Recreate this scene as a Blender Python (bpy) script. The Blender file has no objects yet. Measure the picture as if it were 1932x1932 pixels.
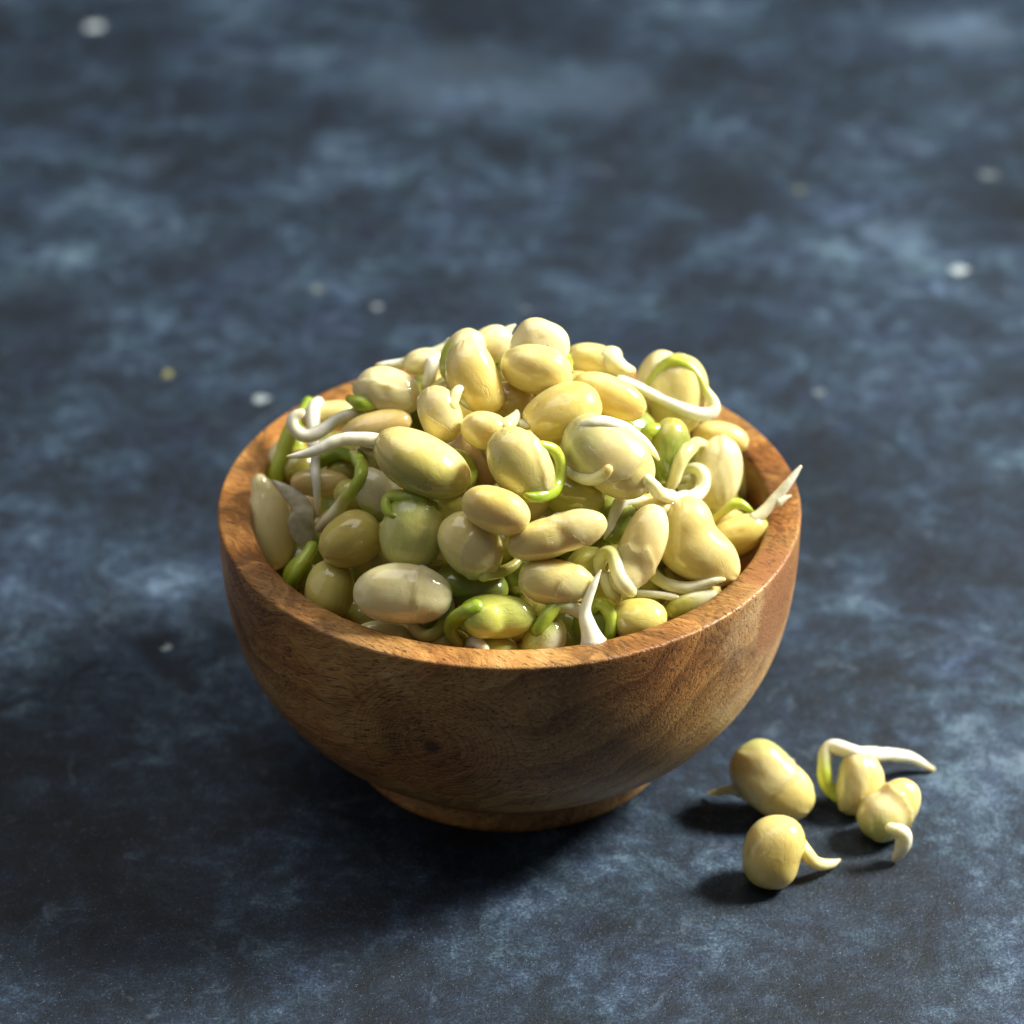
import bpy, math, random
import numpy as np
from mathutils import Matrix, Vector

# ---------------------------------------------------------------- units: tables below are in centimetres
S = 0.01
scene = bpy.context.scene
col = scene.collection

# ---------------------------------------------------------------- camera
EL = math.radians(32.2)
RIM = 5.45
cam_d = bpy.data.cameras.new('camera')
cam = bpy.data.objects.new('camera', cam_d); col.objects.link(cam)
cN = Vector((0, -math.cos(EL), math.sin(EL))); cX = Vector((1, 0, 0)); cU = Vector((0, math.sin(EL), math.cos(EL)))
cm = Matrix((cX, cU, cN)).transposed().to_4x4()
cm.translation = (Vector((0, 0, RIM)) + cN * 60.0) * S
cam.matrix_world = cm
cam_d.sensor_width = 36.0
cam_d.lens = 36.0 * 6000.0 / 1932.0
cam_d.shift_x = 4.5 / 1932.0
cam_d.shift_y = -22.0 / 1932.0
cam_d.clip_start = 0.01
cam_d.clip_end = 20.0
cam_d.dof.use_dof = True
cam_d.dof.focus_distance = 0.566
cam_d.dof.aperture_fstop = 12.0
cam_d.dof.aperture_blades = 0
scene.camera = cam

# ---------------------------------------------------------------- world and studio lamps
world = bpy.data.worlds.new('World'); scene.world = world
world.use_nodes = True
bg = world.node_tree.nodes['Background']
bg.inputs['Color'].default_value = (1.0, 0.97, 0.92, 1)
bg.inputs['Strength'].default_value = 0.065

def area(name, loc, target, size, power, color, sy=None):
    d = bpy.data.lights.new(name, 'AREA'); d.energy = power; d.color = color
    d.shape = 'RECTANGLE'; d.size = size; d.size_y = sy or size
    o = bpy.data.objects.new(name, d); col.objects.link(o)
    o.location = loc
    o.rotation_euler = (Vector(target) - Vector(loc)).to_track_quat('-Z', 'Y').to_euler()
    return o
KAZ, KEL, KD = math.radians(15), math.radians(39), 1.0
area('key_lamp', (KD * math.cos(KEL) * math.cos(KAZ), KD * math.cos(KEL) * math.sin(KAZ), 0.05 + KD * math.sin(KEL)),
     (0, 0, 0.05), 0.24, 29.0, (1.0, 0.955, 0.85), 0.25)
area('top_softbox', (-0.25, 0.15, 1.15), (0, 0, 0.04), 0.9, 5.2, (1.0, 0.96, 0.90))
area('side_fill', (-1.3, -0.1, 0.7), (0, 0, 0.04), 1.2, 2.0, (1.0, 0.95, 0.88))

scene.view_settings.view_transform = 'Standard'
scene.view_settings.look = 'None'
scene.view_settings.exposure = 0.0
scene.view_settings.gamma = 1.0
scene.view_settings.use_curve_mapping = False
scene.render.engine = 'CYCLES'
scene.cycles.use_denoising = True
scene.cycles.max_bounces = 7

BEANS = [
 {'id': 'b41', 'label': 'plump bean splitting into two halves at the very top of the heap', 'C': (0.488, -0.481, 8.571), 'M': (0.9781, 0.1357, -0.1575, -0.1108, -0.3006, -0.9473, -0.1759, 0.944, -0.279), 'ax': (0.666, 0.483, 0.415), 'col': 'cream', 'seam': 0.55, 'seamdir': 1, 'parts': 'cot', 'b2': {'C': (0.548, -0.073, 8.806), 'M': (0.9848, -0.1736, 0.0, 0.0925, 0.5248, -0.8462, 0.1469, 0.8333, 0.5329), 'ax': (0.55, 0.463, 0.371), 'col': 'pale', 'lobes': [(-0.039, 0.212, 0.0, 0.328, 0.328, 0.328)]}, 'wedge': 1, 'roots': [([(0.699, -0.347, 8.983), (0.757, -0.344, 8.961), (0.839, -0.331, 8.924), (0.914, -0.311, 8.872), (0.973, -0.284, 8.806), (1.024, -0.225, 8.71), (1.095, 1.163, 7.846), (1.092, -0.486, 8.69), (1.116, -0.56, 8.632), (1.133, -0.567, 8.565)], [0.035, 0.055, 0.07, 0.085, 0.095, 0.095, 0.085, 0.07, 0.05, 0.03], [(0, 'lime'), (1, 'green')])]},
 {'id': 'b40', 'label': 'small pale bean at the back of the heap with a short pointed root tip', 'C': (-0.362, 1.116, 8.169), 'M': (0.866, -0.3804, 0.3245, 0.2664, -0.198, -0.9433, 0.4231, 0.9034, -0.0701), 'ax': (0.455, 0.366, 0.315), 'col': 'pale', 'seam': 0.55, 'seamdir': 1, 'roots': [([(-0.174, 1.179, 8.27), (-0.14, 1.199, 8.301), (-0.093, 1.226, 8.344), (-0.052, 1.249, 8.381), (-0.017, 1.269, 8.413), (0.017, 1.286, 8.439), (0.061, 1.301, 8.463), (0.094, 1.311, 8.48)], [0.109, 0.107, 0.103, 0.096, 0.084, 0.068, 0.047, 0.03], [(0, 'cream'), (1, 'ivory')])]},
 {'id': 'b39', 'label': 'bean with a green edge tucked behind the long upright bean near the top', 'C': (-0.88, 0.557, 8.259), 'M': (0.4695, -0.7894, 0.3956, 0.4705, -0.1555, -0.8686, 0.7471, 0.5939, 0.2984), 'ax': (0.551, 0.393, 0.338), 'col': 'pale', 'g': (-0.5, 0.9, 0, 0.35, 0.8, 'lime'), 'seam': 0.55, 'seamdir': 1},
 {'id': 'b38', 'label': 'long smooth upright bean standing left of the topmost split bean', 'C': (-0.622, -0.619, 8.484), 'M': (0.4067, 0.9135, 0.0, -0.4868, 0.2167, -0.8462, -0.773, 0.3442, 0.5329), 'ax': (0.724, 0.473, 0.407), 'col': 'gold', 'bend': 0.12, 'g': (-1, 0.2, 0, 0.2, 0.9, 'pale'), 'seam': 0.5, 'seamdir': 1},
 {'id': 'b37', 'label': 'pale sprouted bean at the back with a thick white root lying to the left', 'C': (-1.612, 1.309, 7.717), 'M': (0.9848, -0.1396, -0.1033, 0.0925, 0.9252, -0.368, 0.1469, 0.3529, 0.9241), 'ax': (0.389, 0.26, 0.223), 'col': 'pale', 'seam': 0.55, 'seamdir': -1, 'roots': [([(-1.095, 1.573, 7.911), (-1.141, 1.561, 7.891), (-1.206, 1.542, 7.861), (-1.282, 1.521, 7.828), (-1.36, 1.501, 7.796), (-1.432, 1.484, 7.77), (-1.503, 1.47, 7.747), (-1.574, 1.457, 7.726), (-1.645, 1.445, 7.707), (-1.718, 1.434, 7.69), (-1.792, 1.426, 7.676), (-1.867, 1.419, 7.666), (-1.943, 1.415, 7.659), (-2.019, 1.41, 7.652), (-2.094, 1.405, 7.643), (-2.171, 1.397, 7.631), (-2.254, 1.387, 7.615), (-2.336, 1.376, 7.598), (-2.406, 1.367, 7.583), (-2.456, 1.36, 7.572)], [0.14, 0.138, 0.136, 0.134, 0.131, 0.129, 0.128, 0.126, 0.124, 0.122, 0.118, 0.112, 0.105, 0.098, 0.091, 0.086, 0.081, 0.076, 0.073, 0.07], [(0, 'ivory'), (1, 'white')]), ([(-1.469, 1.159, 7.779), (-1.474, 1.106, 7.757), (-1.482, 1.049, 7.715), (-1.492, 0.996, 7.664), (-1.504, 0.957, 7.61), (-1.52, 0.928, 7.541), (-1.536, 0.902, 7.478), (-1.547, 0.885, 7.432)], [0.11, 0.112, 0.116, 0.119, 0.12, 0.12, 0.12, 0.12], [(0, 'white'), (1, 'ivory')])]},
 {'id': 'b42', 'label': 'smooth pale bean at the back right of the topmost split bean', 'C': (1.599, 1.205, 7.776), 'M': (0.9703, 0.1853, -0.1555, -0.1289, -0.1478, -0.9806, -0.2047, 0.9715, -0.1196), 'ax': (0.558, 0.349, 0.3), 'col': 'cream', 'seam': 0.3, 'roots': [([(1.874, 1.101, 7.858), (1.913, 1.033, 7.867), (1.971, 0.973, 7.859), (2.034, 0.928, 7.841), (2.094, 0.911, 7.815), (2.162, 0.926, 7.775), (2.226, 0.943, 7.739), (2.27, 0.962, 7.709)], [0.219, 0.209, 0.195, 0.179, 0.161, 0.138, 0.115, 0.1], [(0, 'pale'), (1, 'ivory')])]},
 {'id': 'b43', 'label': 'golden oval bean under the long white root at the upper right', 'C': (1.835, -0.32, 7.907), 'M': (0.9135, 0.3645, -0.1806, -0.2167, 0.0605, -0.9744, -0.3442, 0.9293, 0.1343), 'ax': (0.711, 0.37, 0.318), 'col': 'gold', 'g': (-0.6, 0.8, 0, 0, 0.9, 'cream'), 'seam': 0.55, 'seamdir': 1},
 {'id': 'b44', 'label': 'big bean at the upper right with a green loop ending in a long white root', 'C': (3.173, 1.522, 6.853), 'M': (0.1736, -0.8816, -0.4388, 0.5248, 0.4599, -0.7163, 0.8333, -0.1059, 0.5425), 'ax': (0.797, 0.595, 0.512), 'col': 'cream', 'g': (0.8, 0.5, 0.3, 0.62, 1.15, 'lime2'), 'seam': 0.55, 'seamdir': -1, 'b2': {'C': (2.822, 1.867, 6.932), 'M': (0.309, -0.9511, 0.0, 0.5068, 0.1647, -0.8462, 0.8048, 0.2615, 0.5329), 'ax': (0.646, 0.424, 0.339), 'col': 'pale', 'lobes': []}, 'roots': [([(2.706, 1.589, 7.094), (2.747, 1.579, 7.193), (2.807, 1.588, 7.31), (2.872, 1.591, 7.404), (2.946, 1.598, 7.479), (3.031, 1.608, 7.53), (3.13, 1.61, 7.568), (3.229, 1.593, 7.574), (3.321, 1.552, 7.541), (3.41, 1.497, 7.486), (3.491, 1.45, 7.422), (3.565, 1.409, 7.342), (3.627, 1.366, 7.26), (3.67, 1.317, 7.171), (3.709, 1.269, 7.087), (3.772, 1.226, 7.017), (3.839, 1.188, 6.959), (3.891, 1.144, 6.899), (3.917, 1.098, 6.843), (3.896, 1.05, 6.789), (3.834, 1.008, 6.752), (3.754, 0.979, 6.741), (3.643, 0.961, 6.752), (3.532, 0.951, 6.78), (3.402, 0.948, 6.822), (3.265, 0.952, 6.877), (3.131, 0.981, 6.931), (2.99, 1.044, 6.979), (2.849, 1.101, 7.029), (2.71, 1.147, 7.083), (2.569, 1.177, 7.149), (2.433, 1.185, 7.222), (2.301, 1.168, 7.302), (2.171, 1.127, 7.389), (2.054, 1.067, 7.478), (1.942, 0.997, 7.572), (1.845, 0.948, 7.65), (1.752, 0.937, 7.698), (1.643, 0.941, 7.732), (1.564, 0.939, 7.757)], [0.091, 0.098, 0.108, 0.117, 0.127, 0.133, 0.134, 0.13, 0.118, 0.104, 0.096, 0.093, 0.09, 0.089, 0.09, 0.097, 0.108, 0.119, 0.13, 0.138, 0.141, 0.137, 0.131, 0.128, 0.124, 0.12, 0.113, 0.107, 0.101, 0.1, 0.1, 0.101, 0.1, 0.097, 0.093, 0.087, 0.079, 0.068, 0.047, 0.03], [(0, 'lime'), (0.2, 'lime'), (0.33, 'lime2'), (0.46, 'white'), (1, 'white')])]},
 {'id': 'b1', 'label': 'skin-wrapped bean at the upper left with a green nub and a hooked white root', 'C': (-2.285, 0.421, 7.588), 'M': (0.9703, 0.2419, 0.0, -0.1289, 0.517, -0.8462, -0.2047, 0.8211, 0.5329), 'ax': (0.612, 0.454, 0.39), 'col': 'pale', 'g': (-0.2, -1, 0, 0.3, 1, 'gold'), 'seam': 0.3, 'skin': (0.1, -1, 0.2, -0.15, 0.0316, 0.12), 'roots': [([(-2.456, 0.153, 7.448), (-2.524, 0.124, 7.47), (-2.618, 0.106, 7.489), (-2.701, 0.101, 7.51), (-2.777, 0.117, 7.53), (-2.846, 0.151, 7.54), (-2.918, 0.184, 7.548), (-2.968, 0.212, 7.55)], [0.138, 0.146, 0.155, 0.158, 0.157, 0.148, 0.118, 0.089], [(0, 'lime'), (0.5, 'green'), (1, 'lime')]), ([(-2.7, 0.255, 7.296), (-2.751, 0.21, 7.3), (-2.826, 0.166, 7.294), (-2.899, 0.131, 7.287), (-2.965, 0.111, 7.284), (-3.033, 0.104, 7.273), (-3.103, 0.089, 7.248), (-3.17, 0.065, 7.211), (-3.241, 0.037, 7.165), (-3.311, 0.009, 7.121), (-3.381, -0.017, 7.081), (-3.452, -0.042, 7.041), (-3.522, -0.064, 7.005), (-3.595, -0.083, 6.975), (-3.672, -0.1, 6.949), (-3.747, -0.11, 6.932), (-3.818, -0.111, 6.932), (-3.888, -0.097, 6.953), (-3.951, -0.075, 6.988), (-4.003, -0.05, 7.028), (-4.044, -0.018, 7.078), (-4.07, 0.014, 7.13), (-4.073, 0.045, 7.178), (-4.048, 0.073, 7.223), (-4.008, 0.094, 7.256), (-3.946, 0.106, 7.276), (-3.897, 0.114, 7.288)], [0.089, 0.091, 0.095, 0.099, 0.102, 0.106, 0.109, 0.112, 0.115, 0.118, 0.121, 0.124, 0.127, 0.129, 0.129, 0.128, 0.128, 0.129, 0.129, 0.127, 0.124, 0.12, 0.116, 0.112, 0.106, 0.096, 0.089], [(0, 'ivory'), (0.3, 'white'), (1, 'white')])]},
 {'id': 'b36', 'label': 'small bean with a curled white nub beside the skin-wrapped bean', 'C': (-1.26, -1.305, 8.106), 'M': (0.342, 0.9397, 0.0, -0.5007, 0.1823, -0.8462, -0.7952, 0.2894, 0.5329), 'ax': (0.527, 0.383, 0.33), 'col': 'cream', 'skin': (-0.6, 0.5, 0.4, 0.1, 0.0192, 0.1), 'roots': [([(-1.065, -1.348, 8.309), (-1.044, -1.298, 8.358), (-1.015, -1.233, 8.42), (-0.987, -1.172, 8.466), (-0.957, -1.112, 8.496), (-0.911, -1.048, 8.512), (-0.867, -1.004, 8.505), (-0.839, -0.992, 8.456)], [0.115, 0.116, 0.116, 0.109, 0.097, 0.086, 0.071, 0.048], [(0, 'cream'), (1, 'ivory')]), ([(-0.958, -0.854, 8.331), (-0.936, -0.898, 8.321), (-0.906, -0.942, 8.297), (-0.871, -0.981, 8.265), (-0.836, -1.007, 8.23), (-0.794, -1.022, 8.183), (-0.754, -1.034, 8.138), (-0.726, -1.038, 8.104)], [0.086, 0.088, 0.09, 0.088, 0.078, 0.061, 0.042, 0.029], [(0, 'ivory'), (1, 'ivory')])]},
 {'id': 'b35', 'label': 'small rounded bean with a pinkish white bud, left of the big smooth egg-shaped bean', 'C': (-0.434, -1.707, 8.012), 'M': (0.9781, 0.1703, -0.1193, -0.1108, -0.0584, -0.9921, -0.1759, 0.9837, -0.0382), 'ax': (0.467, 0.362, 0.311), 'col': 'cream', 'seam': 0.35, 'roots': [([(-0.09, -1.76, 8.11), (-0.048, -1.723, 8.12), (0.009, -1.634, 8.113), (0.054, -1.54, 8.105), (0.086, -1.436, 8.1), (0.108, -1.326, 8.089), (0.119, -1.225, 8.085), (0.12, -1.137, 8.073)], [0.133, 0.131, 0.128, 0.122, 0.111, 0.098, 0.072, 0.048], [(0, 'cream'), (1, 'ivory')]), ([(0.043, -1.314, 7.933), (0.079, -1.374, 7.965), (0.131, -1.428, 7.993), (0.186, -1.478, 8.015), (0.234, -1.52, 8.027), (0.283, -1.552, 8.025), (0.327, -1.587, 8.023), (0.358, -1.62, 8.026)], [0.114, 0.109, 0.102, 0.093, 0.08, 0.061, 0.042, 0.029], [(0, 'ivory'), (1, 'ivory')])]},
 {'id': 'b34', 'label': 'big smooth egg-shaped bean in the middle of the upper heap', 'C': (0.944, -1.269, 8.129), 'M': (0.9272, -0.2669, -0.2629, 0.1996, 0.9458, -0.2561, 0.317, 0.1849, 0.9302), 'ax': (0.747, 0.536, 0.461), 'col': 'gold', 'taper': 0.1, 'g': (0, 1, 0.2, 0, 0.9, 'cream'), 'seam': 0.55, 'seamdir': -1},
 {'id': 'b54', 'label': 'tan bean mostly hidden between the upright bean and the egg-shaped bean', 'C': (0.005, -0.396, 7.839), 'M': (1.0, 0.0, 0.0, 0.0, 0.0029, -1.0, 0.0, 1.0, 0.0029), 'ax': (0.437, 0.389, 0.334), 'col': 'tan', 'seam': 0.55, 'seamdir': 1},
 {'id': 'b4', 'label': 'large glossy bean on the left with a white root pointing left', 'C': (-1.568, -2.305, 7.675), 'M': (0.891, 0.2654, 0.3683, -0.2419, 0.9641, -0.1095, -0.3842, 0.0084, 0.9232), 'ax': (0.911, 0.579, 0.498), 'col': 'cream', 'bend': 0.06, 'speck': 1, 'g': (0.2, -1, 0.1, 0.1, 1.1, 'olive'), 'seam': 0.55, 'seamdir': -1, 'roots': [([(-2.253, -2.076, 7.945), (-2.292, -2.068, 7.957), (-2.348, -2.058, 7.974), (-2.415, -2.047, 7.992), (-2.477, -2.038, 8.006), (-2.546, -2.028, 8.022), (-2.619, -2.02, 8.035), (-2.691, -2.015, 8.042), (-2.762, -2.015, 8.042), (-2.835, -2.018, 8.038), (-2.908, -2.023, 8.029), (-2.98, -2.031, 8.016), (-3.05, -2.042, 7.999), (-3.12, -2.056, 7.977), (-3.19, -2.071, 7.952), (-3.261, -2.086, 7.929), (-3.331, -2.102, 7.905), (-3.402, -2.117, 7.879), (-3.473, -2.133, 7.855), (-3.54, -2.146, 7.834), (-3.61, -2.158, 7.815), (-3.678, -2.168, 7.799), (-3.743, -2.176, 7.786), (-3.805, -2.184, 7.774), (-3.874, -2.19, 7.764), (-3.936, -2.194, 7.757), (-3.979, -2.197, 7.753)], [0.142, 0.143, 0.143, 0.143, 0.141, 0.138, 0.136, 0.133, 0.13, 0.128, 0.126, 0.123, 0.121, 0.119, 0.117, 0.114, 0.11, 0.106, 0.101, 0.095, 0.089, 0.081, 0.073, 0.064, 0.051, 0.038, 0.028], [(0, 'ivory'), (0.3, 'white'), (1, 'white')])]},
 {'id': 'b4b', 'label': 'dark green bean wedged behind the large glossy bean', 'C': (-0.955, -1.757, 7.191), 'M': (0.6428, 0.4724, 0.6031, -0.4082, 0.8774, -0.2521, -0.6482, -0.0841, 0.7568), 'ax': (0.432, 0.374, 0.322), 'col': 'green', 'seam': 0.55, 'seamdir': -1},
 {'id': 'b53', 'label': 'pinkish tan bean deep between the two large glossy beans', 'C': (-0.663, -1.225, 7.045), 'M': (0.5, 0.6937, -0.5184, -0.4615, -0.2931, -0.8373, -0.7328, 0.6579, 0.1736), 'ax': (0.578, 0.385, 0.331), 'col': 'pink', 'seam': 0.55, 'seamdir': 1},
 {'id': 'b32', 'label': 'olive bean with dark flecks and a bright green loop along its right side', 'C': (0.184, -2.643, 7.859), 'M': (0.5299, 0.848, 0.0, -0.4519, 0.2824, -0.8462, -0.7176, 0.4484, 0.5329), 'ax': (0.715, 0.527, 0.453), 'col': 'olive2', 'speck': 1, 'g': (-0.6, 0.6, 0.2, 0.1, 1, 'cream'), 'skin': (0.3, 1, 0.1, 0.62, 0.0188, 0.06), 'roots': [([(0.569, -2.54, 8.205), (0.62, -2.518, 8.177), (0.692, -2.495, 8.139), (0.751, -2.475, 8.088), (0.798, -2.455, 8.021), (0.836, -2.433, 7.94), (0.865, -2.418, 7.857), (0.883, -2.411, 7.775), (0.893, -2.415, 7.693), (0.893, -2.431, 7.616), (0.885, -2.462, 7.545), (0.868, -2.512, 7.483), (0.841, -2.577, 7.439), (0.805, -2.663, 7.411), (0.759, -2.767, 7.402), (0.704, -2.885, 7.414), (0.637, -3.011, 7.446), (0.561, -3.139, 7.492), (0.489, -3.177, 7.497), (0.418, -3.202, 7.519), (0.351, -3.216, 7.56), (0.304, -3.233, 7.596)], [0.075, 0.087, 0.103, 0.115, 0.123, 0.129, 0.134, 0.137, 0.14, 0.142, 0.142, 0.142, 0.141, 0.139, 0.136, 0.132, 0.128, 0.123, 0.115, 0.101, 0.081, 0.066], [(0, 'lime'), (0.35, 'lime'), (0.6, 'green'), (1, 'green')])]},
 {'id': 'b33', 'label': 'large bean draped in clear skin with a white root curving over its top', 'C': (1.812, -2.08, 7.637), 'M': (0.7986, 0.6018, 0.0, -0.3207, 0.4256, -0.8462, -0.5093, 0.6758, 0.5329), 'ax': (0.894, 0.599, 0.516), 'col': 'cream', 'speck': 0.3, 'g': (-1, -0.2, 0.3, 0.2, 0.9, 'lime2'), 'lobes': [(-0.495, 0.019, 0.095, 0.419, 0.476, 0.419)], 'skin': (-1, 0.25, 0.3, -0.05, 0.0285, 0.1), 'roots': [([(1.215, -2.055, 8.287), (1.256, -2.075, 8.319), (1.314, -2.088, 8.356), (1.382, -2.097, 8.389), (1.449, -2.101, 8.407), (1.516, -2.091, 8.41), (1.588, -2.07, 8.402), (1.663, -2.034, 8.378), (1.737, -1.996, 8.346), (1.812, -1.961, 8.309), (1.888, -1.929, 8.268), (1.963, -1.9, 8.223), (2.035, -1.86, 8.166), (2.106, -1.789, 8.083), (2.174, -1.726, 7.999), (2.239, -1.673, 7.917), (2.301, -1.634, 7.841), (2.361, -1.609, 7.771), (2.418, -1.599, 7.704), (2.472, -1.601, 7.644), (2.522, -1.611, 7.59), (2.571, -1.629, 7.537), (2.62, -1.654, 7.483), (2.661, -1.679, 7.435), (2.689, -1.696, 7.402)], [0.057, 0.066, 0.078, 0.09, 0.098, 0.104, 0.109, 0.113, 0.115, 0.116, 0.116, 0.115, 0.114, 0.113, 0.111, 0.109, 0.105, 0.1, 0.094, 0.087, 0.079, 0.067, 0.053, 0.038, 0.029], [(0, 'ivory'), (0.3, 'white'), (1, 'white')]), ([(0.979, -1.801, 7.69), (0.974, -1.868, 7.663), (0.97, -1.945, 7.615), (0.978, -2.017, 7.568), (1.001, -2.079, 7.525), (1.036, -2.136, 7.482), (1.078, -2.194, 7.451), (1.13, -2.257, 7.431), (1.189, -2.323, 7.424), (1.255, -2.392, 7.431), (1.329, -2.46, 7.449), (1.407, -2.527, 7.478), (1.481, -2.587, 7.516), (1.555, -2.632, 7.563), (1.623, -2.66, 7.611), (1.677, -2.67, 7.656), (1.711, -2.669, 7.717), (1.728, -2.674, 7.768)], [0.076, 0.082, 0.089, 0.096, 0.099, 0.102, 0.105, 0.109, 0.112, 0.115, 0.115, 0.114, 0.114, 0.115, 0.116, 0.113, 0.103, 0.095], [(0, 'lime2'), (0.6, 'ivory'), (1, 'pale')])]},
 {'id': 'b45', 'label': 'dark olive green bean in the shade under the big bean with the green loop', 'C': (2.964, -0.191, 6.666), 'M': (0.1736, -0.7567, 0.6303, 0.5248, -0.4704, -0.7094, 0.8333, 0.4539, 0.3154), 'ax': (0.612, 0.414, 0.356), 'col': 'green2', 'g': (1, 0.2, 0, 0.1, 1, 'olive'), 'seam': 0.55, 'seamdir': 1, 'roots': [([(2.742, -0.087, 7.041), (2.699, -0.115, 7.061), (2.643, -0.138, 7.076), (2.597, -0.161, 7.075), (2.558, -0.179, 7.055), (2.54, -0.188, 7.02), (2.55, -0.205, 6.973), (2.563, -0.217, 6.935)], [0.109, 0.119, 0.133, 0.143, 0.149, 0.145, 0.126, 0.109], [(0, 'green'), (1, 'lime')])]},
 {'id': 'b46', 'label': 'small smooth bean against the right inner wall of the bowl', 'C': (4.055, 1.537, 5.901), 'M': (0.9781, 0.147, -0.147, -0.1108, -0.2298, -0.9669, -0.1759, 0.9621, -0.2085), 'ax': (0.539, 0.336, 0.289), 'col': 'cream', 'g': (0, -1, 0, 0.1, 1, 'gold'), 'seam': 0.35},
 {'id': 'b47', 'label': 'upright bean on the right with coiled white roots in front of it', 'C': (3.9, 0.212, 5.918), 'M': (0.2079, -0.9781, 0.0, 0.5212, 0.1108, -0.8462, 0.8277, 0.1759, 0.5329), 'ax': (0.699, 0.459, 0.395), 'col': 'pale', 'skin': (0.2, -0.8, 0.4, 0.3, 0.02, 0.1), 'b2': {'C': (3.732, 0.056, 5.332), 'M': (0.9397, -0.342, 0.0, 0.1823, 0.5007, -0.8462, 0.2894, 0.7952, 0.5329), 'ax': (0.479, 0.32, 0.256), 'col': 'lime2', 'lobes': []}, 'roots': [([(2.464, -2.553, 7.483), (2.496, -2.549, 7.434), (2.545, -2.509, 7.345), (2.6, -2.382, 7.208), (2.66, -2.245, 7.066), (2.728, -2.096, 6.921), (2.803, -1.943, 6.785), (2.885, -1.788, 6.656), (2.974, -1.55, 6.482), (3.064, -1.319, 6.321), (3.156, -1.107, 6.179), (3.246, -0.92, 6.065), (3.336, -0.761, 5.982), (3.422, -0.634, 5.931), (3.496, -0.533, 5.913), (3.56, -0.454, 5.927), (3.611, -0.392, 5.965), (3.646, -0.343, 6.016), (3.664, -0.297, 6.082), (3.666, -0.254, 6.149), (3.649, -0.206, 6.198), (3.606, -0.15, 6.231), (3.551, -0.105, 6.25), (3.488, -0.071, 6.253), (3.418, -0.048, 6.24), (3.357, -0.038, 6.212), (3.301, -0.044, 6.159), (3.263, -0.047, 6.114)], [0.09, 0.101, 0.116, 0.124, 0.128, 0.13, 0.13, 0.129, 0.13, 0.133, 0.137, 0.14, 0.141, 0.14, 0.14, 0.14, 0.141, 0.139, 0.136, 0.132, 0.128, 0.124, 0.12, 0.117, 0.114, 0.106, 0.091, 0.08], [(0, 'ivory'), (0.4, 'white'), (1, 'ivory')]), ([(3.693, 0.677, 6.279), (3.627, 0.494, 6.405), (3.542, 0.307, 6.529), (3.466, 0.103, 6.633), (3.391, -0.109, 6.723), (3.323, -0.324, 6.798), (3.271, -0.427, 6.792), (3.224, -0.501, 6.757), (3.184, -0.554, 6.705), (3.151, -0.592, 6.636), (3.121, -0.617, 6.557), (3.093, -0.632, 6.474), (3.067, -0.647, 6.393), (3.042, -0.661, 6.315), (3.013, -0.676, 6.236), (2.981, -0.692, 6.157), (2.958, -0.696, 6.098)], [0.07, 0.086, 0.106, 0.121, 0.133, 0.142, 0.148, 0.15, 0.148, 0.142, 0.133, 0.126, 0.12, 0.113, 0.103, 0.09, 0.08], [(0, 'ivory'), (0.5, 'lime2'), (1, 'ivory')]), ([(3.159, 0.074, 5.781), (3.175, 0.08, 5.86), (3.233, 0.077, 5.915), (3.322, 0.06, 5.933), (3.401, 0.03, 5.908), (3.429, -0.0, 5.858), (3.366, -0.034, 5.801), (3.287, -0.046, 5.776), (3.214, -0.039, 5.781)], [0.08, 0.094, 0.102, 0.1, 0.095, 0.09, 0.091, 0.083, 0.07], [(0, 'ivory'), (1, 'ivory')])]},
 {'id': 'b48', 'label': 'pale bean squeezed between the coiled-root bean and the right wall', 'C': (4.54, 1.771, 4.81), 'M': (0.2588, -0.862, 0.4359, 0.5147, -0.2588, -0.8174, 0.8174, 0.4359, 0.3767), 'ax': (0.443, 0.32, 0.275), 'col': 'cream', 'seam': 0.55, 'seamdir': 1},
 {'id': 'b31', 'label': 'olive bean under the draped bean, behind the flecked one', 'C': (1.163, -2.134, 6.884), 'M': (0.9848, 0.1297, -0.1154, -0.0925, -0.1705, -0.981, -0.1469, 0.9768, -0.1559), 'ax': (0.565, 0.402, 0.346), 'col': 'olive', 'seam': 0.55, 'seamdir': 1},
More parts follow.
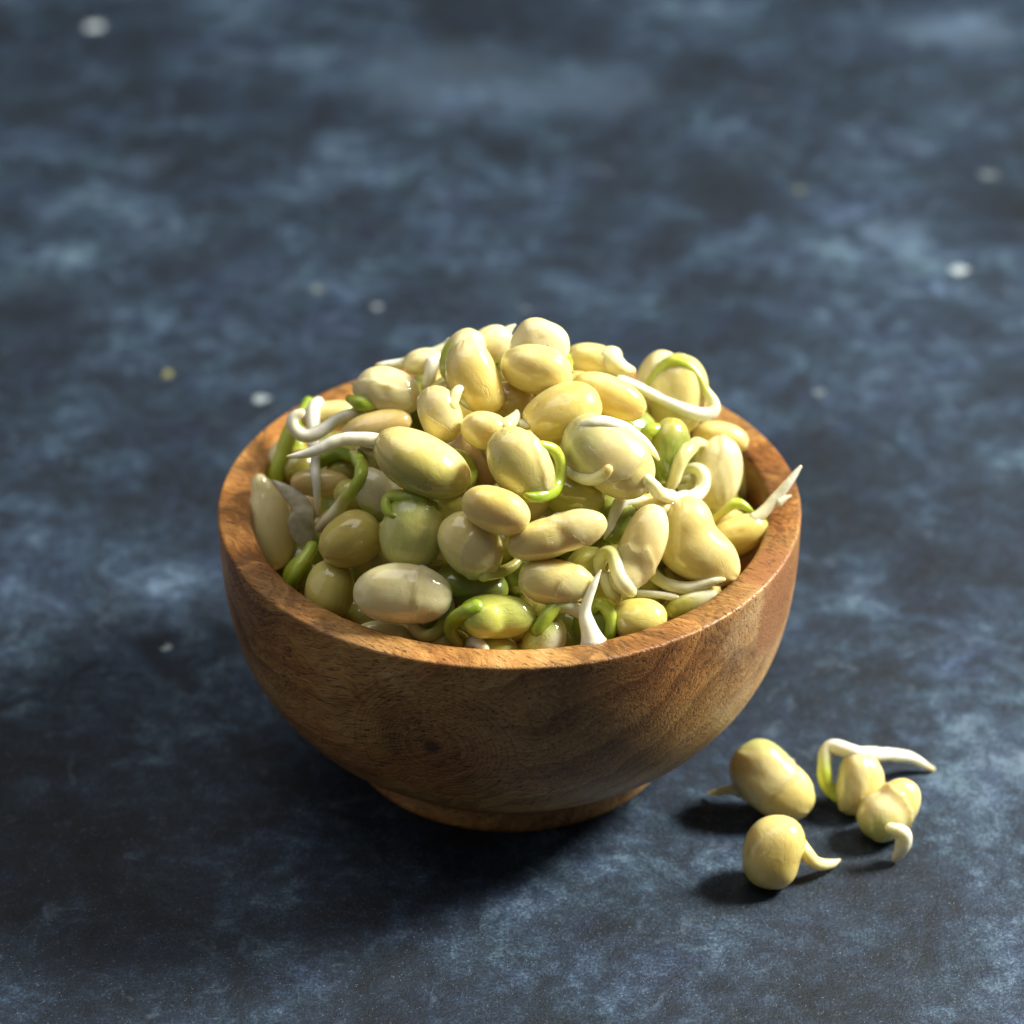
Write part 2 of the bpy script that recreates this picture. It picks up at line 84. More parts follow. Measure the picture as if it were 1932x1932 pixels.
 {'id': 'b3', 'label': 'yellow bean at the far left back whose white root hangs straight down', 'C': (-3.447, 1.644, 6.334), 'M': (0.9903, -0.0868, 0.1088, 0.0742, -0.3319, -0.9404, 0.1178, 0.9393, -0.3223), 'ax': (0.569, 0.305, 0.262), 'col': 'cream', 'g': (0, -1, 0, 0, 1, 'gold'), 'seam': 0.55, 'seamdir': 1, 'roots': [([(-3.663, 1.67, 6.602), (-3.696, 1.617, 6.622), (-3.734, 1.56, 6.627), (-3.747, 1.499, 6.611), (-3.751, 1.439, 6.578), (-3.752, 1.386, 6.535), (-3.749, 1.331, 6.5), (-3.743, 1.266, 6.467), (-3.735, 1.188, 6.434), (-3.729, 1.1, 6.41), (-3.722, 0.997, 6.393), (-3.713, 0.878, 6.378), (-3.703, 0.743, 6.366), (-3.692, 0.599, 6.362), (-3.679, 0.443, 6.359), (-3.665, 0.279, 6.356), (-3.652, 0.11, 6.357), (-3.638, -0.059, 6.361), (-3.625, -0.23, 6.366), (-3.611, -0.402, 6.37), (-3.602, -0.519, 6.342), (-3.596, -0.586, 6.285), (-3.591, -0.628, 6.213), (-3.588, -0.65, 6.128), (-3.586, -0.665, 6.041), (-3.583, -0.681, 5.955), (-3.58, -0.703, 5.862), (-3.576, -0.728, 5.768), (-3.573, -0.749, 5.685), (-3.571, -0.757, 5.623)], [0.091, 0.105, 0.12, 0.127, 0.13, 0.132, 0.133, 0.133, 0.132, 0.131, 0.128, 0.125, 0.121, 0.117, 0.112, 0.106, 0.102, 0.099, 0.097, 0.095, 0.093, 0.09, 0.086, 0.082, 0.076, 0.07, 0.06, 0.049, 0.038, 0.03], [(0, 'white'), (1, 'white')])]},
 {'id': 'b3b', 'label': 'tan bean in shadow beneath the skin-wrapped bean', 'C': (-2.45, -0.196, 7.175), 'M': (0.9703, -0.2157, -0.1096, 0.1289, 0.8442, -0.5203, 0.2047, 0.4907, 0.8469), 'ax': (0.668, 0.314, 0.27), 'col': 'tan', 'seam': 0.55, 'seamdir': -1},
 {'id': 'b3c', 'label': 'dark bean in shade between the two white roots on the left', 'C': (-3.123, 0.633, 6.165), 'M': (0.9962, 0.0547, 0.0678, -0.0464, 0.9919, -0.1182, -0.0738, 0.1146, 0.9907), 'ax': (0.548, 0.399, 0.343), 'col': 'olive', 'seam': 0.55, 'seamdir': -1},
 {'id': 'b5', 'label': 'bean buried behind the green hook on the left', 'C': (-3.052, 0.065, 6.021), 'M': (0.9848, -0.1476, 0.0916, 0.0925, -0.0002, -0.9957, 0.1469, 0.9891, 0.0134), 'ax': (0.418, 0.298, 0.257), 'col': 'olive', 'seam': 0.55, 'seamdir': 1, 'roots': [([(-3.538, 0.143, 6.207), (-3.511, 0.124, 6.255), (-3.47, 0.117, 6.311), (-3.413, 0.11, 6.355), (-3.348, 0.107, 6.389), (-3.274, 0.111, 6.416), (-3.201, 0.101, 6.441), (-3.128, 0.073, 6.464), (-3.052, 0.019, 6.493), (-2.979, -0.069, 6.529), (-2.912, -0.201, 6.574), (-2.848, -0.384, 6.63), (-2.788, -0.617, 6.704), (-2.739, -0.892, 6.802), (-2.701, -1.201, 6.918), (-2.676, -1.528, 7.041), (-2.674, -1.672, 7.05), (-2.689, -1.738, 7.015), (-2.72, -1.776, 6.965), (-2.762, -1.791, 6.9), (-2.811, -1.762, 6.808), (-2.865, -1.667, 6.678), (-2.923, -1.579, 6.553), (-2.984, -1.503, 6.436), (-3.043, -1.443, 6.329), (-3.102, -1.401, 6.235), (-3.161, -1.375, 6.152), (-3.218, -1.364, 6.079), (-3.273, -1.367, 6.011), (-3.33, -1.383, 5.942), (-3.387, -1.409, 5.871), (-3.437, -1.435, 5.808), (-3.472, -1.452, 5.764)], [0.09, 0.104, 0.122, 0.131, 0.132, 0.131, 0.129, 0.129, 0.129, 0.129, 0.129, 0.129, 0.129, 0.129, 0.129, 0.129, 0.129, 0.129, 0.13, 0.13, 0.129, 0.128, 0.125, 0.122, 0.119, 0.119, 0.12, 0.121, 0.119, 0.115, 0.109, 0.104, 0.099], [(0, 'green'), (0.5, 'green'), (0.72, 'lime'), (0.88, 'ivory'), (1, 'skin')]), ([(-3.515, 0.4, 6.096), (-3.471, 0.321, 6.161), (-3.412, 0.252, 6.227), (-3.349, 0.194, 6.285), (-3.292, 0.168, 6.312), (-3.233, 0.17, 6.312), (-3.177, 0.17, 6.309), (-3.139, 0.17, 6.307)], [0.119, 0.133, 0.154, 0.168, 0.164, 0.141, 0.111, 0.09], [(0, 'green'), (1, 'green')])]},
 {'id': 'b6', 'label': 'pale bean with two green stems against the left wall of the bowl', 'C': (-4.489, 1.714, 5.244), 'M': (0.3746, -0.5814, 0.7222, 0.4941, -0.534, -0.6861, 0.7846, 0.6139, 0.0872), 'ax': (0.472, 0.256, 0.221), 'col': 'pale', 'seam': 0.55, 'seamdir': 1, 'roots': [([(-3.872, 2.294, 6.212), (-3.898, 2.229, 6.214), (-3.938, 2.164, 6.203), (-3.984, 2.102, 6.177), (-4.027, 2.05, 6.137), (-4.061, 2.014, 6.09), (-4.095, 1.973, 6.036), (-4.13, 1.93, 5.978), (-4.163, 1.885, 5.92), (-4.195, 1.84, 5.864), (-4.225, 1.795, 5.811), (-4.255, 1.748, 5.757), (-4.283, 1.7, 5.704), (-4.311, 1.651, 5.651), (-4.338, 1.601, 5.598), (-4.364, 1.549, 5.543), (-4.389, 1.498, 5.487), (-4.413, 1.454, 5.427), (-4.436, 1.417, 5.364), (-4.459, 1.388, 5.298), (-4.479, 1.365, 5.23), (-4.498, 1.345, 5.162), (-4.516, 1.324, 5.093), (-4.533, 1.299, 5.021), (-4.549, 1.27, 4.944), (-4.564, 1.234, 4.861), (-4.578, 1.197, 4.779), (-4.59, 1.165, 4.708), (-4.599, 1.145, 4.656)], [0.113, 0.119, 0.127, 0.136, 0.144, 0.149, 0.154, 0.159, 0.162, 0.165, 0.166, 0.166, 0.165, 0.164, 0.164, 0.164, 0.165, 0.165, 0.165, 0.163, 0.161, 0.159, 0.156, 0.154, 0.152, 0.149, 0.147, 0.145, 0.144], [(0, 'green'), (0.5, 'lime'), (1, 'green')]), ([(-4.079, 2.259, 5.514), (-4.085, 2.184, 5.505), (-4.096, 2.106, 5.474), (-4.11, 2.032, 5.429), (-4.125, 1.972, 5.376), (-4.139, 1.934, 5.319), (-4.152, 1.898, 5.263), (-4.165, 1.861, 5.205), (-4.179, 1.823, 5.145), (-4.195, 1.784, 5.083), (-4.211, 1.748, 5.024), (-4.228, 1.711, 4.963), (-4.246, 1.672, 4.899), (-4.264, 1.632, 4.831), (-4.28, 1.59, 4.76), (-4.298, 1.543, 4.681), (-4.315, 1.492, 4.596), (-4.332, 1.443, 4.513), (-4.346, 1.401, 4.442), (-4.357, 1.372, 4.391)], [0.123, 0.127, 0.132, 0.138, 0.143, 0.145, 0.146, 0.145, 0.144, 0.143, 0.142, 0.14, 0.138, 0.135, 0.132, 0.128, 0.124, 0.119, 0.116, 0.113], [(0, 'green'), (1, 'olive')])]},
 {'id': 'b7', 'label': 'tall pear-shaped bean leaning on the left wall of the bowl', 'C': (-4.543, -0.152, 5.001), 'M': (-0.1045, -0.8613, 0.4973, 0.53, -0.4713, -0.705, 0.8416, 0.1898, 0.5057), 'ax': (0.862, 0.441, 0.379), 'col': 'pale', 'taper': -0.16, 'g': (0.3, -1, 0.2, 0.2, 1, 'tan2'), 'seam': 0.5, 'lobes': [(0.761, 0.14, 0.0, 0.22, 0.19, 0.2)], 'dents': [((0.5, 1, 0.2), 0.03, 0.3)]},
 {'id': 'b9', 'label': 'tan bean lying behind the hanging white root', 'C': (-3.516, -0.392, 6.071), 'M': (0.9976, 0.0629, -0.0301, -0.0372, 0.1145, -0.9927, -0.059, 0.9914, 0.1166), 'ax': (0.585, 0.278, 0.239), 'col': 'tan', 'seam': 0.55, 'seamdir': 1},
 {'id': 'b9b', 'label': 'olive bean in the gap right of the hanging white root', 'C': (-2.877, -0.976, 6.134), 'M': (0.866, 0.453, -0.2116, -0.2664, 0.06, -0.962, -0.4231, 0.8895, 0.1727), 'ax': (0.392, 0.314, 0.27), 'col': 'olive', 'seam': 0.55, 'seamdir': 1},
 {'id': 'b15', 'label': 'greyish bean with wrinkled skin left of the green hooked bean', 'C': (-2.372, -1.687, 6.581), 'M': (0.6157, 0.788, 0.0, -0.4199, 0.3281, -0.8462, -0.6668, 0.521, 0.5329), 'ax': (0.57, 0.386, 0.332), 'col': 'grey', 'g': (0.3, -1, 0, 0.2, 1, 'green'), 'skin': (-0.4, 0.5, 0.5, 0.0, 0.0232, 0.2)},
 {'id': 'b14', 'label': 'green bean with torn skin and a small bright green hook on top', 'C': (-1.751, -2.896, 6.612), 'M': (0.1392, -0.9903, 0.0, 0.5277, 0.0742, -0.8462, 0.838, 0.1178, 0.5329), 'ax': (0.674, 0.56, 0.481), 'col': 'lime3', 'speck': 0.4, 'g': (1, 0.1, 0, 0.2, 1, 'green'), 'skin': (-0.7, -0.4, 0.4, -0.35, 0.0285, 0.22), 'roots': [([(-1.622, -2.766, 7.18), (-1.682, -2.767, 7.212), (-1.764, -2.758, 7.244), (-1.84, -2.729, 7.247), (-1.918, -2.655, 7.211), (-1.996, -2.581, 7.164), (-2.078, -2.534, 7.125), (-2.147, -2.525, 7.093), (-2.199, -2.564, 7.059), (-2.225, -2.639, 7.033), (-2.216, -2.743, 7.015), (-2.184, -2.861, 7.012), (-2.125, -2.973, 7.035), (-2.069, -3.049, 7.058)], [0.123, 0.132, 0.141, 0.142, 0.137, 0.13, 0.121, 0.113, 0.108, 0.104, 0.102, 0.096, 0.077, 0.057], [(0, 'green'), (0.5, 'lime'), (1, 'green')])]},
 {'id': 'b10', 'label': 'round olive yellow bean in the left front of the bowl', 'C': (-2.878, -2.532, 6.184), 'M': (0.8829, -0.3591, 0.3024, 0.2502, -0.1852, -0.9503, 0.3973, 0.9147, -0.0737), 'ax': (0.594, 0.517, 0.445), 'col': 'gold2', 'taper': 0.12, 'seam': 0.55, 'seamdir': 1},
 {'id': 'b11', 'label': 'rounded greenish bean touching the front left rim, below the round olive yellow one', 'C': (-3.267, -2.78, 5.267), 'M': (0.1392, -0.848, -0.5115, 0.5277, 0.5006, -0.6863, 0.838, -0.1744, 0.5171), 'ax': (0.568, 0.471, 0.405), 'col': 'gold3', 'g': (-0.3, -1, 0, 0.2, 1, 'olive'), 'seam': 0.55, 'seamdir': -1},
 {'id': 'b12', 'label': 'small shaded sprout with a bright green stem at the left rim', 'C': (-3.91, -1.794, 4.984), 'M': (0.5, -0.7116, -0.4936, 0.4615, 0.7012, -0.5434, 0.7328, 0.0439, 0.679), 'ax': (0.343, 0.264, 0.227), 'col': 'grey', 'g': (0, 0, 1, -1, 0.5, 'green'), 'seam': 0.55, 'seamdir': -1, 'roots': [([(-3.652, -1.585, 5.431), (-3.679, -1.67, 5.419), (-3.72, -1.763, 5.383), (-3.76, -1.845, 5.348), (-3.803, -1.917, 5.307), (-3.846, -1.975, 5.256), (-3.885, -2.033, 5.203), (-3.922, -2.078, 5.14), (-3.959, -2.105, 5.072), (-4.0, -2.124, 4.995), (-4.03, -2.131, 4.938)], [0.098, 0.105, 0.114, 0.12, 0.124, 0.127, 0.129, 0.129, 0.126, 0.116, 0.108], [(0, 'green'), (0.4, 'lime'), (1, 'green')])]},
 {'id': 'b13', 'label': 'large pale bean with glassy skin lying lengthwise near the front left rim', 'C': (-1.896, -3.891, 5.933), 'M': (0.9986, 0.0523, 0.0, -0.0279, 0.5321, -0.8462, -0.0443, 0.845, 0.5329), 'ax': (0.875, 0.546, 0.469), 'col': 'pale', 'bend': -0.05, 'g': (1, -0.2, 0, 0.3, 1, 'grey'), 'seam': 0.0, 'skin': (1, 0.1, 0.2, 0.38, 0.0207, 0.05), 'roots': [([(-1.131, -3.639, 5.683), (-1.111, -3.703, 5.663), (-1.084, -3.773, 5.621), (-1.072, -3.839, 5.57), (-1.082, -3.893, 5.516), (-1.106, -3.936, 5.451), (-1.137, -3.976, 5.389), (-1.175, -4.01, 5.333), (-1.223, -4.04, 5.281), (-1.276, -4.064, 5.238), (-1.335, -4.079, 5.205), (-1.402, -4.087, 5.183), (-1.469, -4.085, 5.174), (-1.534, -4.074, 5.18), (-1.597, -4.053, 5.2), (-1.653, -4.027, 5.231), (-1.696, -3.991, 5.275), (-1.731, -3.949, 5.33), (-1.754, -3.917, 5.369)], [0.085, 0.093, 0.104, 0.113, 0.117, 0.12, 0.122, 0.123, 0.123, 0.122, 0.122, 0.123, 0.123, 0.121, 0.118, 0.114, 0.105, 0.093, 0.085], [(0, 'grey'), (0.4, 'lime'), (1, 'pale')])]},
 {'id': 'b16', 'label': 'bean with a green tail curling right, under the small oval bean in the centre', 'C': (-0.711, -3.358, 6.629), 'M': (0.6157, 0.788, 0.0, -0.4199, 0.3281, -0.8462, -0.6668, 0.521, 0.5329), 'ax': (0.641, 0.499, 0.429), 'col': 'cream', 'g': (0.5, -0.9, 0, 0.3, 1, 'lime2'), 'skin': (0.7, 0.2, 0.4, 0.42, 0.0188, 0.1), 'roots': [([(-0.465, -3.742, 6.274), (-0.401, -3.716, 6.243), (-0.314, -3.659, 6.195), (-0.234, -3.59, 6.161), (-0.153, -3.513, 6.136), (-0.076, -3.427, 6.118), (0.0, -3.349, 6.119), (0.065, -3.281, 6.131), (0.121, -3.214, 6.161), (0.157, -3.159, 6.183)], [0.113, 0.109, 0.104, 0.103, 0.104, 0.103, 0.099, 0.094, 0.084, 0.075], [(0, 'lime2'), (1, 'olive')])]},
 {'id': 'b17', 'label': 'small glossy oval bean resting on the others in the centre of the heap', 'C': (-0.248, -3.432, 7.413), 'M': (0.9336, 0.2824, -0.2206, -0.191, -0.1289, -0.9731, -0.3032, 0.9506, -0.0665), 'ax': (0.626, 0.411, 0.353), 'col': 'cream', 'speck': 0.3, 'g': (-0.2, 1, 0, 0.4, 1, 'gold'), 'seam': 0.4, 'seamdir': -1},
 {'id': 'b18', 'label': 'long peanut-shaped bean lying in the middle of the front', 'C': (0.83, -3.478, 6.908), 'M': (0.9613, -0.2756, 0.0, 0.1469, 0.5122, -0.8462, 0.2332, 0.8134, 0.5329), 'ax': (0.891, 0.375, 0.323), 'col': 'cream', 'speck': 0.2, 'g': (0.4, -0.9, 0, 0.2, 1, 'gold'), 'waist': (0.12, 0.1, 0.2), 'skin': (1, 0.2, 0.2, 0.35, 0.0188, 0.1)},
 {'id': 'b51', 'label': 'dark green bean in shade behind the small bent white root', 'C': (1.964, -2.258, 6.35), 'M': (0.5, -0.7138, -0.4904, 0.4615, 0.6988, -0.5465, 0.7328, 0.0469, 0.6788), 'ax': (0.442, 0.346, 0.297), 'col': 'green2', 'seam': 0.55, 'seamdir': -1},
 {'id': 'b19', 'label': 'shaded tan bean whose white root bends down in front of it', 'C': (2.678, -1.697, 6.312), 'M': (0.9945, 0.091, -0.0514, -0.0557, 0.0451, -0.9974, -0.0885, 0.9948, 0.0499), 'ax': (0.445, 0.31, 0.266), 'col': 'tan', 'seam': 0.55, 'seamdir': 1, 'roots': [([(2.765, -1.871, 6.423), (2.705, -1.913, 6.476), (2.622, -1.941, 6.532), (2.535, -1.961, 6.582), (2.459, -1.972, 6.619), (2.383, -1.968, 6.643), (2.312, -1.972, 6.669), (2.243, -1.986, 6.698), (2.176, -2.006, 6.733), (2.115, -2.04, 6.761), (2.057, -2.092, 6.772), (2.003, -2.159, 6.769), (1.958, -2.235, 6.757), (1.926, -2.309, 6.735), (1.901, -2.38, 6.7), (1.876, -2.436, 6.656), (1.85, -2.479, 6.608), (1.824, -2.514, 6.554), (1.799, -2.54, 6.494), (1.772, -2.555, 6.417), (1.745, -2.57, 6.339), (1.726, -2.574, 6.28)], [0.155, 0.153, 0.15, 0.146, 0.143, 0.14, 0.137, 0.134, 0.131, 0.127, 0.123, 0.12, 0.116, 0.113, 0.11, 0.106, 0.102, 0.097, 0.087, 0.068, 0.045, 0.029], [(0, 'tan'), (0.35, 'ivory'), (0.5, 'white'), (1, 'white')])]},
 {'id': 'b20', 'label': 'upright tan bean with clear skin and a looped root at its foot', 'C': (2.378, -2.997, 6.395), 'M': (0.342, -0.9397, 0.0, 0.5007, 0.1823, -0.8462, 0.7952, 0.2894, 0.5329), 'ax': (0.75, 0.399, 0.343), 'col': 'tan2', 'speck': 0.2, 'g': (0.8, -0.3, 0, 0.2, 1, 'pale'), 'lobes': [(-0.608, 0.095, 0.057, 0.323, 0.285, 0.323)], 'skin': (-1, 0.1, 0.4, 0.35, 0.0228, 0.12), 'roots': [([(1.635, -3.094, 5.822), (1.62, -3.126, 5.911), (1.604, -3.14, 6.015), (1.603, -3.133, 6.099), (1.618, -3.116, 6.173), (1.645, -3.094, 6.234), (1.687, -3.086, 6.285), (1.744, -3.096, 6.325), (1.793, -3.133, 6.338), (1.836, -3.198, 6.326), (1.872, -3.28, 6.301), (1.894, -3.368, 6.277), (1.909, -3.464, 6.247), (1.924, -3.56, 6.216), (1.945, -3.626, 6.17), (1.967, -3.672, 6.114), (1.998, -3.7, 6.052), (2.049, -3.707, 5.981), (2.113, -3.677, 5.892), (2.163, -3.589, 5.786)], [0.095, 0.104, 0.117, 0.125, 0.13, 0.132, 0.134, 0.133, 0.133, 0.133, 0.133, 0.133, 0.133, 0.133, 0.133, 0.134, 0.133, 0.128, 0.12, 0.114], [(0, 'ivory'), (0.4, 'lime2'), (0.7, 'ivory'), (1, 'pale')]), ([(1.734, -3.263, 5.865), (1.743, -3.327, 5.854), (1.756, -3.394, 5.823), (1.774, -3.455, 5.784), (1.798, -3.498, 5.746), (1.835, -3.525, 5.7), (1.874, -3.547, 5.66), (1.901, -3.562, 5.632)], [0.104, 0.11, 0.117, 0.123, 0.122, 0.114, 0.103, 0.095], [(0, 'ivory'), (1, 'olive')])]},
 {'id': 'b21', 'label': 'heart-shaped smooth bean near the right rim', 'C': (3.479, -2.264, 5.781), 'M': (0.809, 0.5878, 0.0, -0.3132, 0.4311, -0.8462, -0.4974, 0.6846, 0.5329), 'ax': (0.811, 0.579, 0.498), 'col': 'cream', 'taper': -0.2, 'seam': 0.55, 'seamdir': -1, 'lobes': [(-0.444, 0.251, 0.0, 0.463, 0.444, 0.463)], 'dents': [((0.12, 1, 0.25), 0.125, 0.28)], 'roots': [([(2.549, -2.474, 5.596), (2.569, -2.539, 5.582), (2.598, -2.607, 5.548), (2.632, -2.664, 5.517), (2.67, -2.705, 5.486), (2.716, -2.73, 5.449), (2.77, -2.753, 5.417), (2.831, -2.773, 5.389), (2.9, -2.79, 5.365), (2.972, -2.802, 5.35), (3.049, -2.812, 5.34), (3.13, -2.819, 5.338), (3.211, -2.822, 5.345), (3.293, -2.821, 5.363), (3.377, -2.818, 5.389), (3.456, -2.818, 5.415), (3.536, -2.82, 5.44), (3.612, -2.824, 5.465), (3.682, -2.829, 5.489), (3.752, -2.82, 5.501), (3.819, -2.809, 5.508), (3.864, -2.8, 5.512)], [0.097, 0.103, 0.112, 0.117, 0.116, 0.115, 0.118, 0.122, 0.125, 0.125, 0.122, 0.118, 0.115, 0.113, 0.11, 0.107, 0.103, 0.098, 0.091, 0.077, 0.055, 0.039], [(0, 'olive'), (0.4, 'ivory'), (1, 'ivory')])]},
 {'id': 'b49', 'label': 'golden bean at the right rim whose forked root reaches over the edge', 'C': (4.263, -0.847, 5.211), 'M': (0.9272, -0.2933, 0.233, 0.1996, -0.1394, -0.9699, 0.317, 0.9458, -0.0707), 'ax': (0.614, 0.386, 0.332), 'col': 'gold', 'g': (1, -0.3, 0, 0.2, 1, 'olive'), 'seam': 0.55, 'seamdir': 1, 'roots': [([(4.572, -0.774, 5.517), (4.612, -0.755, 5.545), (4.668, -0.729, 5.587), (4.726, -0.702, 5.631), (4.776, -0.677, 5.67), (4.825, -0.651, 5.711), (4.875, -0.623, 5.756), (4.925, -0.593, 5.803), (4.975, -0.561, 5.854), (5.026, -0.527, 5.908), (5.076, -0.493, 5.962), (5.125, -0.458, 6.017), (5.173, -0.423, 6.073), (5.222, -0.388, 6.128), (5.274, -0.353, 6.184), (5.331, -0.316, 6.244), (5.385, -0.281, 6.298), (5.422, -0.257, 6.336)], [0.119, 0.116, 0.112, 0.109, 0.108, 0.109, 0.109, 0.108, 0.105, 0.102, 0.098, 0.094, 0.09, 0.083, 0.073, 0.057, 0.041, 0.03], [(0, 'ivory'), (1, 'white')]), ([(5.027, -0.594, 5.801), (5.048, -0.589, 5.81), (5.079, -0.581, 5.823), (5.113, -0.572, 5.837), (5.144, -0.563, 5.851), (5.179, -0.553, 5.867), (5.212, -0.543, 5.882), (5.234, -0.536, 5.893)], [0.089, 0.083, 0.074, 0.064, 0.053, 0.04, 0.028, 0.02], [(0, 'ivory'), (1, 'ivory')]), ([(3.829, -0.647, 5.459), (3.886, -0.651, 5.518), (3.966, -0.64, 5.589), (4.038, -0.628, 5.651), (4.102, -0.608, 5.706), (4.164, -0.585, 5.742), (4.238, -0.576, 5.751), (4.317, -0.58, 5.739), (4.39, -0.593, 5.709), (4.464, -0.618, 5.658), (4.517, -0.636, 5.617)], [0.069, 0.071, 0.075, 0.081, 0.095, 0.108, 0.11, 0.105, 0.092, 0.068, 0.05], [(0, 'gold'), (0.5, 'lime'), (1, 'green')])]},
 {'id': 'b22', 'label': 'slim green sprout with a white tip lying on the right front rim', 'C': (3.301, -2.963, 5.136), 'M': (0.9135, -0.4067, 0.0, 0.2167, 0.4868, -0.8462, 0.3442, 0.773, 0.5329), 'ax': (0.5, 0.202, 0.174), 'col': 'olive', 'taper': -0.3, 'g': (1, 0.2, 0, -0.3, 0.6, 'ivory'), 'sprout': 1, 'roots': [([(2.332, -2.855, 5.248), (2.388, -2.879, 5.262), (2.469, -2.901, 5.272), (2.55, -2.918, 5.278), (2.625, -2.929, 5.28), (2.702, -2.933, 5.275), (2.781, -2.939, 5.268), (2.87, -2.947, 5.254), (2.958, -2.957, 5.239), (3.02, -2.964, 5.229)], [0.058, 0.061, 0.065, 0.067, 0.068, 0.068, 0.067, 0.067, 0.067, 0.067], [(0, 'white'), (1, 'ivory')])]},
 {'id': 'b23', 'label': 'rounded bean at the front right rim with one bright highlight', 'C': (2.307, -3.615, 5.208), 'M': (1.0, 0.0, 0.0, 0.0, 0.9008, -0.4342, 0.0, 0.4342, 0.9008), 'ax': (0.514, 0.39, 0.335), 'col': 'gold3', 'seam': 0.55, 'seamdir': -1},
 {'id': 'b28', 'label': 'bean with a greenish right end behind the curved white horn', 'C': (0.813, -3.818, 6.143), 'M': (0.9945, 0.1045, 0.0, -0.0557, 0.53, -0.8462, -0.0885, 0.8416, 0.5329), 'ax': (0.686, 0.404, 0.348), 'col': 'cream', 'taper': -0.12, 'g': (1, 0.1, 0, 0.25, 0.9, 'lime2'), 'skin': (1, -0.3, 0.3, 0.3, 0.0188, 0.15)},
 {'id': 'b52', 'label': 'olive bean in the gap left of the looped root', 'C': (1.4, -2.909, 5.86), 'M': (0.866, -0.4116, 0.2839, 0.2664, -0.1005, -0.9586, 0.4231, 0.9058, 0.0226), 'ax': (0.401, 0.363, 0.312), 'col': 'olive', 'seam': 0.55, 'seamdir': 1},
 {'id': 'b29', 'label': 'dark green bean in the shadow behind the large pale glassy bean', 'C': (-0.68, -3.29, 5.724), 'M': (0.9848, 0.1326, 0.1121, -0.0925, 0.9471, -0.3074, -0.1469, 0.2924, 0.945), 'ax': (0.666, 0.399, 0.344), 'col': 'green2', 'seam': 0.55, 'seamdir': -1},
 {'id': 'b27', 'label': 'green bean with a curled green hook at its left end near the front rim', 'C': (-0.24, -4.147, 5.64), 'M': (0.9994, 0.0349, 0.0, -0.0186, 0.5326, -0.8462, -0.0295, 0.8457, 0.5329), 'ax': (0.705, 0.404, 0.348), 'col': 'lime3', 'speck': 0.2, 'g': (-0.9, 0.3, 0, 0.1, 1, 'green'), 'seam': 0.55, 'seamdir': 1, 'lobes': [(-0.207, -0.075, 0.244, 0.357, 0.32, 0.244)], 'roots': [([(-0.575, -4.352, 5.939), (-0.63, -4.377, 5.94), (-0.706, -4.397, 5.93), (-0.777, -4.375, 5.887), (-0.85, -4.343, 5.829), (-0.914, -4.302, 5.751), (-0.97, -4.272, 5.664), (-1.015, -4.252, 5.574), (-1.043, -4.242, 5.481), (-1.054, -4.242, 5.388), (-1.036, -4.245, 5.304), (-0.982, -4.252, 5.224), (-0.938, -4.251, 5.164)], [0.132, 0.14, 0.149, 0.15, 0.144, 0.14, 0.136, 0.132, 0.129, 0.125, 0.119, 0.11, 0.103], [(0, 'green'), (0.5, 'green'), (1, 'olive')])]},
 {'id': 'b26', 'label': 'green bean with an arched stem rising from the middle of the front rim', 'C': (0.617, -4.281, 5.219), 'M': (0.4695, -0.7481, -0.469, 0.4705, 0.6614, -0.5841, 0.7471, 0.0535, 0.6625), 'ax': (0.461, 0.386, 0.332), 'col': 'lime3', 'g': (0, -1, 0, 0.2, 1, 'ivory'), 'seam': 0.55, 'seamdir': -1, 'roots': [([(0.511, -4.353, 5.485), (0.54, -4.346, 5.539), (0.581, -4.323, 5.606), (0.622, -4.295, 5.666), (0.661, -4.258, 5.717), (0.704, -4.209, 5.757), (0.756, -4.17, 5.788), (0.819, -4.139, 5.812), (0.889, -4.117, 5.828), (0.961, -4.107, 5.831), (1.039, -4.106, 5.821), (1.116, -4.113, 5.802), (1.186, -4.125, 5.776), (1.252, -4.144, 5.74), (1.309, -4.166, 5.699), (1.356, -4.193, 5.651), (1.391, -4.225, 5.593), (1.414, -4.248, 5.55)], [0.113, 0.119, 0.127, 0.132, 0.133, 0.132, 0.132, 0.132, 0.132, 0.132, 0.132, 0.132, 0.131, 0.128, 0.124, 0.118, 0.11, 0.104], [(0, 'green'), (0.4, 'lime'), (0.7, 'ivory'), (1, 'ivory')])]},
 {'id': 'b24', 'label': 'white horn-shaped root standing up at the front rim', 'C': (1.493, -4.21, 5.296), 'M': (0.766, 0.6428, 0.0, -0.3425, 0.4082, -0.8462, -0.5439, 0.6482, 0.5329), 'ax': (0.283, 0.207, 0.178), 'col': 'white', 'sprout': 1, 'roots': [([(1.466, -4.561, 5.356), (1.452, -4.535, 5.399), (1.432, -4.496, 5.46), (1.411, -4.456, 5.524), (1.393, -4.419, 5.582), (1.373, -4.382, 5.641), (1.357, -4.345, 5.7), (1.347, -4.307, 5.76), (1.34, -4.27, 5.819), (1.34, -4.232, 5.879), (1.35, -4.195, 5.938), (1.37, -4.158, 5.997), (1.396, -4.121, 6.055), (1.424, -4.086, 6.112), (1.455, -4.05, 6.168), (1.488, -4.016, 6.222), (1.52, -3.984, 6.274), (1.556, -3.949, 6.329), (1.591, -3.916, 6.382), (1.615, -3.893, 6.418)], [0.198, 0.188, 0.175, 0.161, 0.15, 0.137, 0.126, 0.116, 0.106, 0.098, 0.092, 0.09, 0.088, 0.084, 0.076, 0.067, 0.057, 0.044, 0.029, 0.019], [(0, 'white'), (1, 'white')])]},
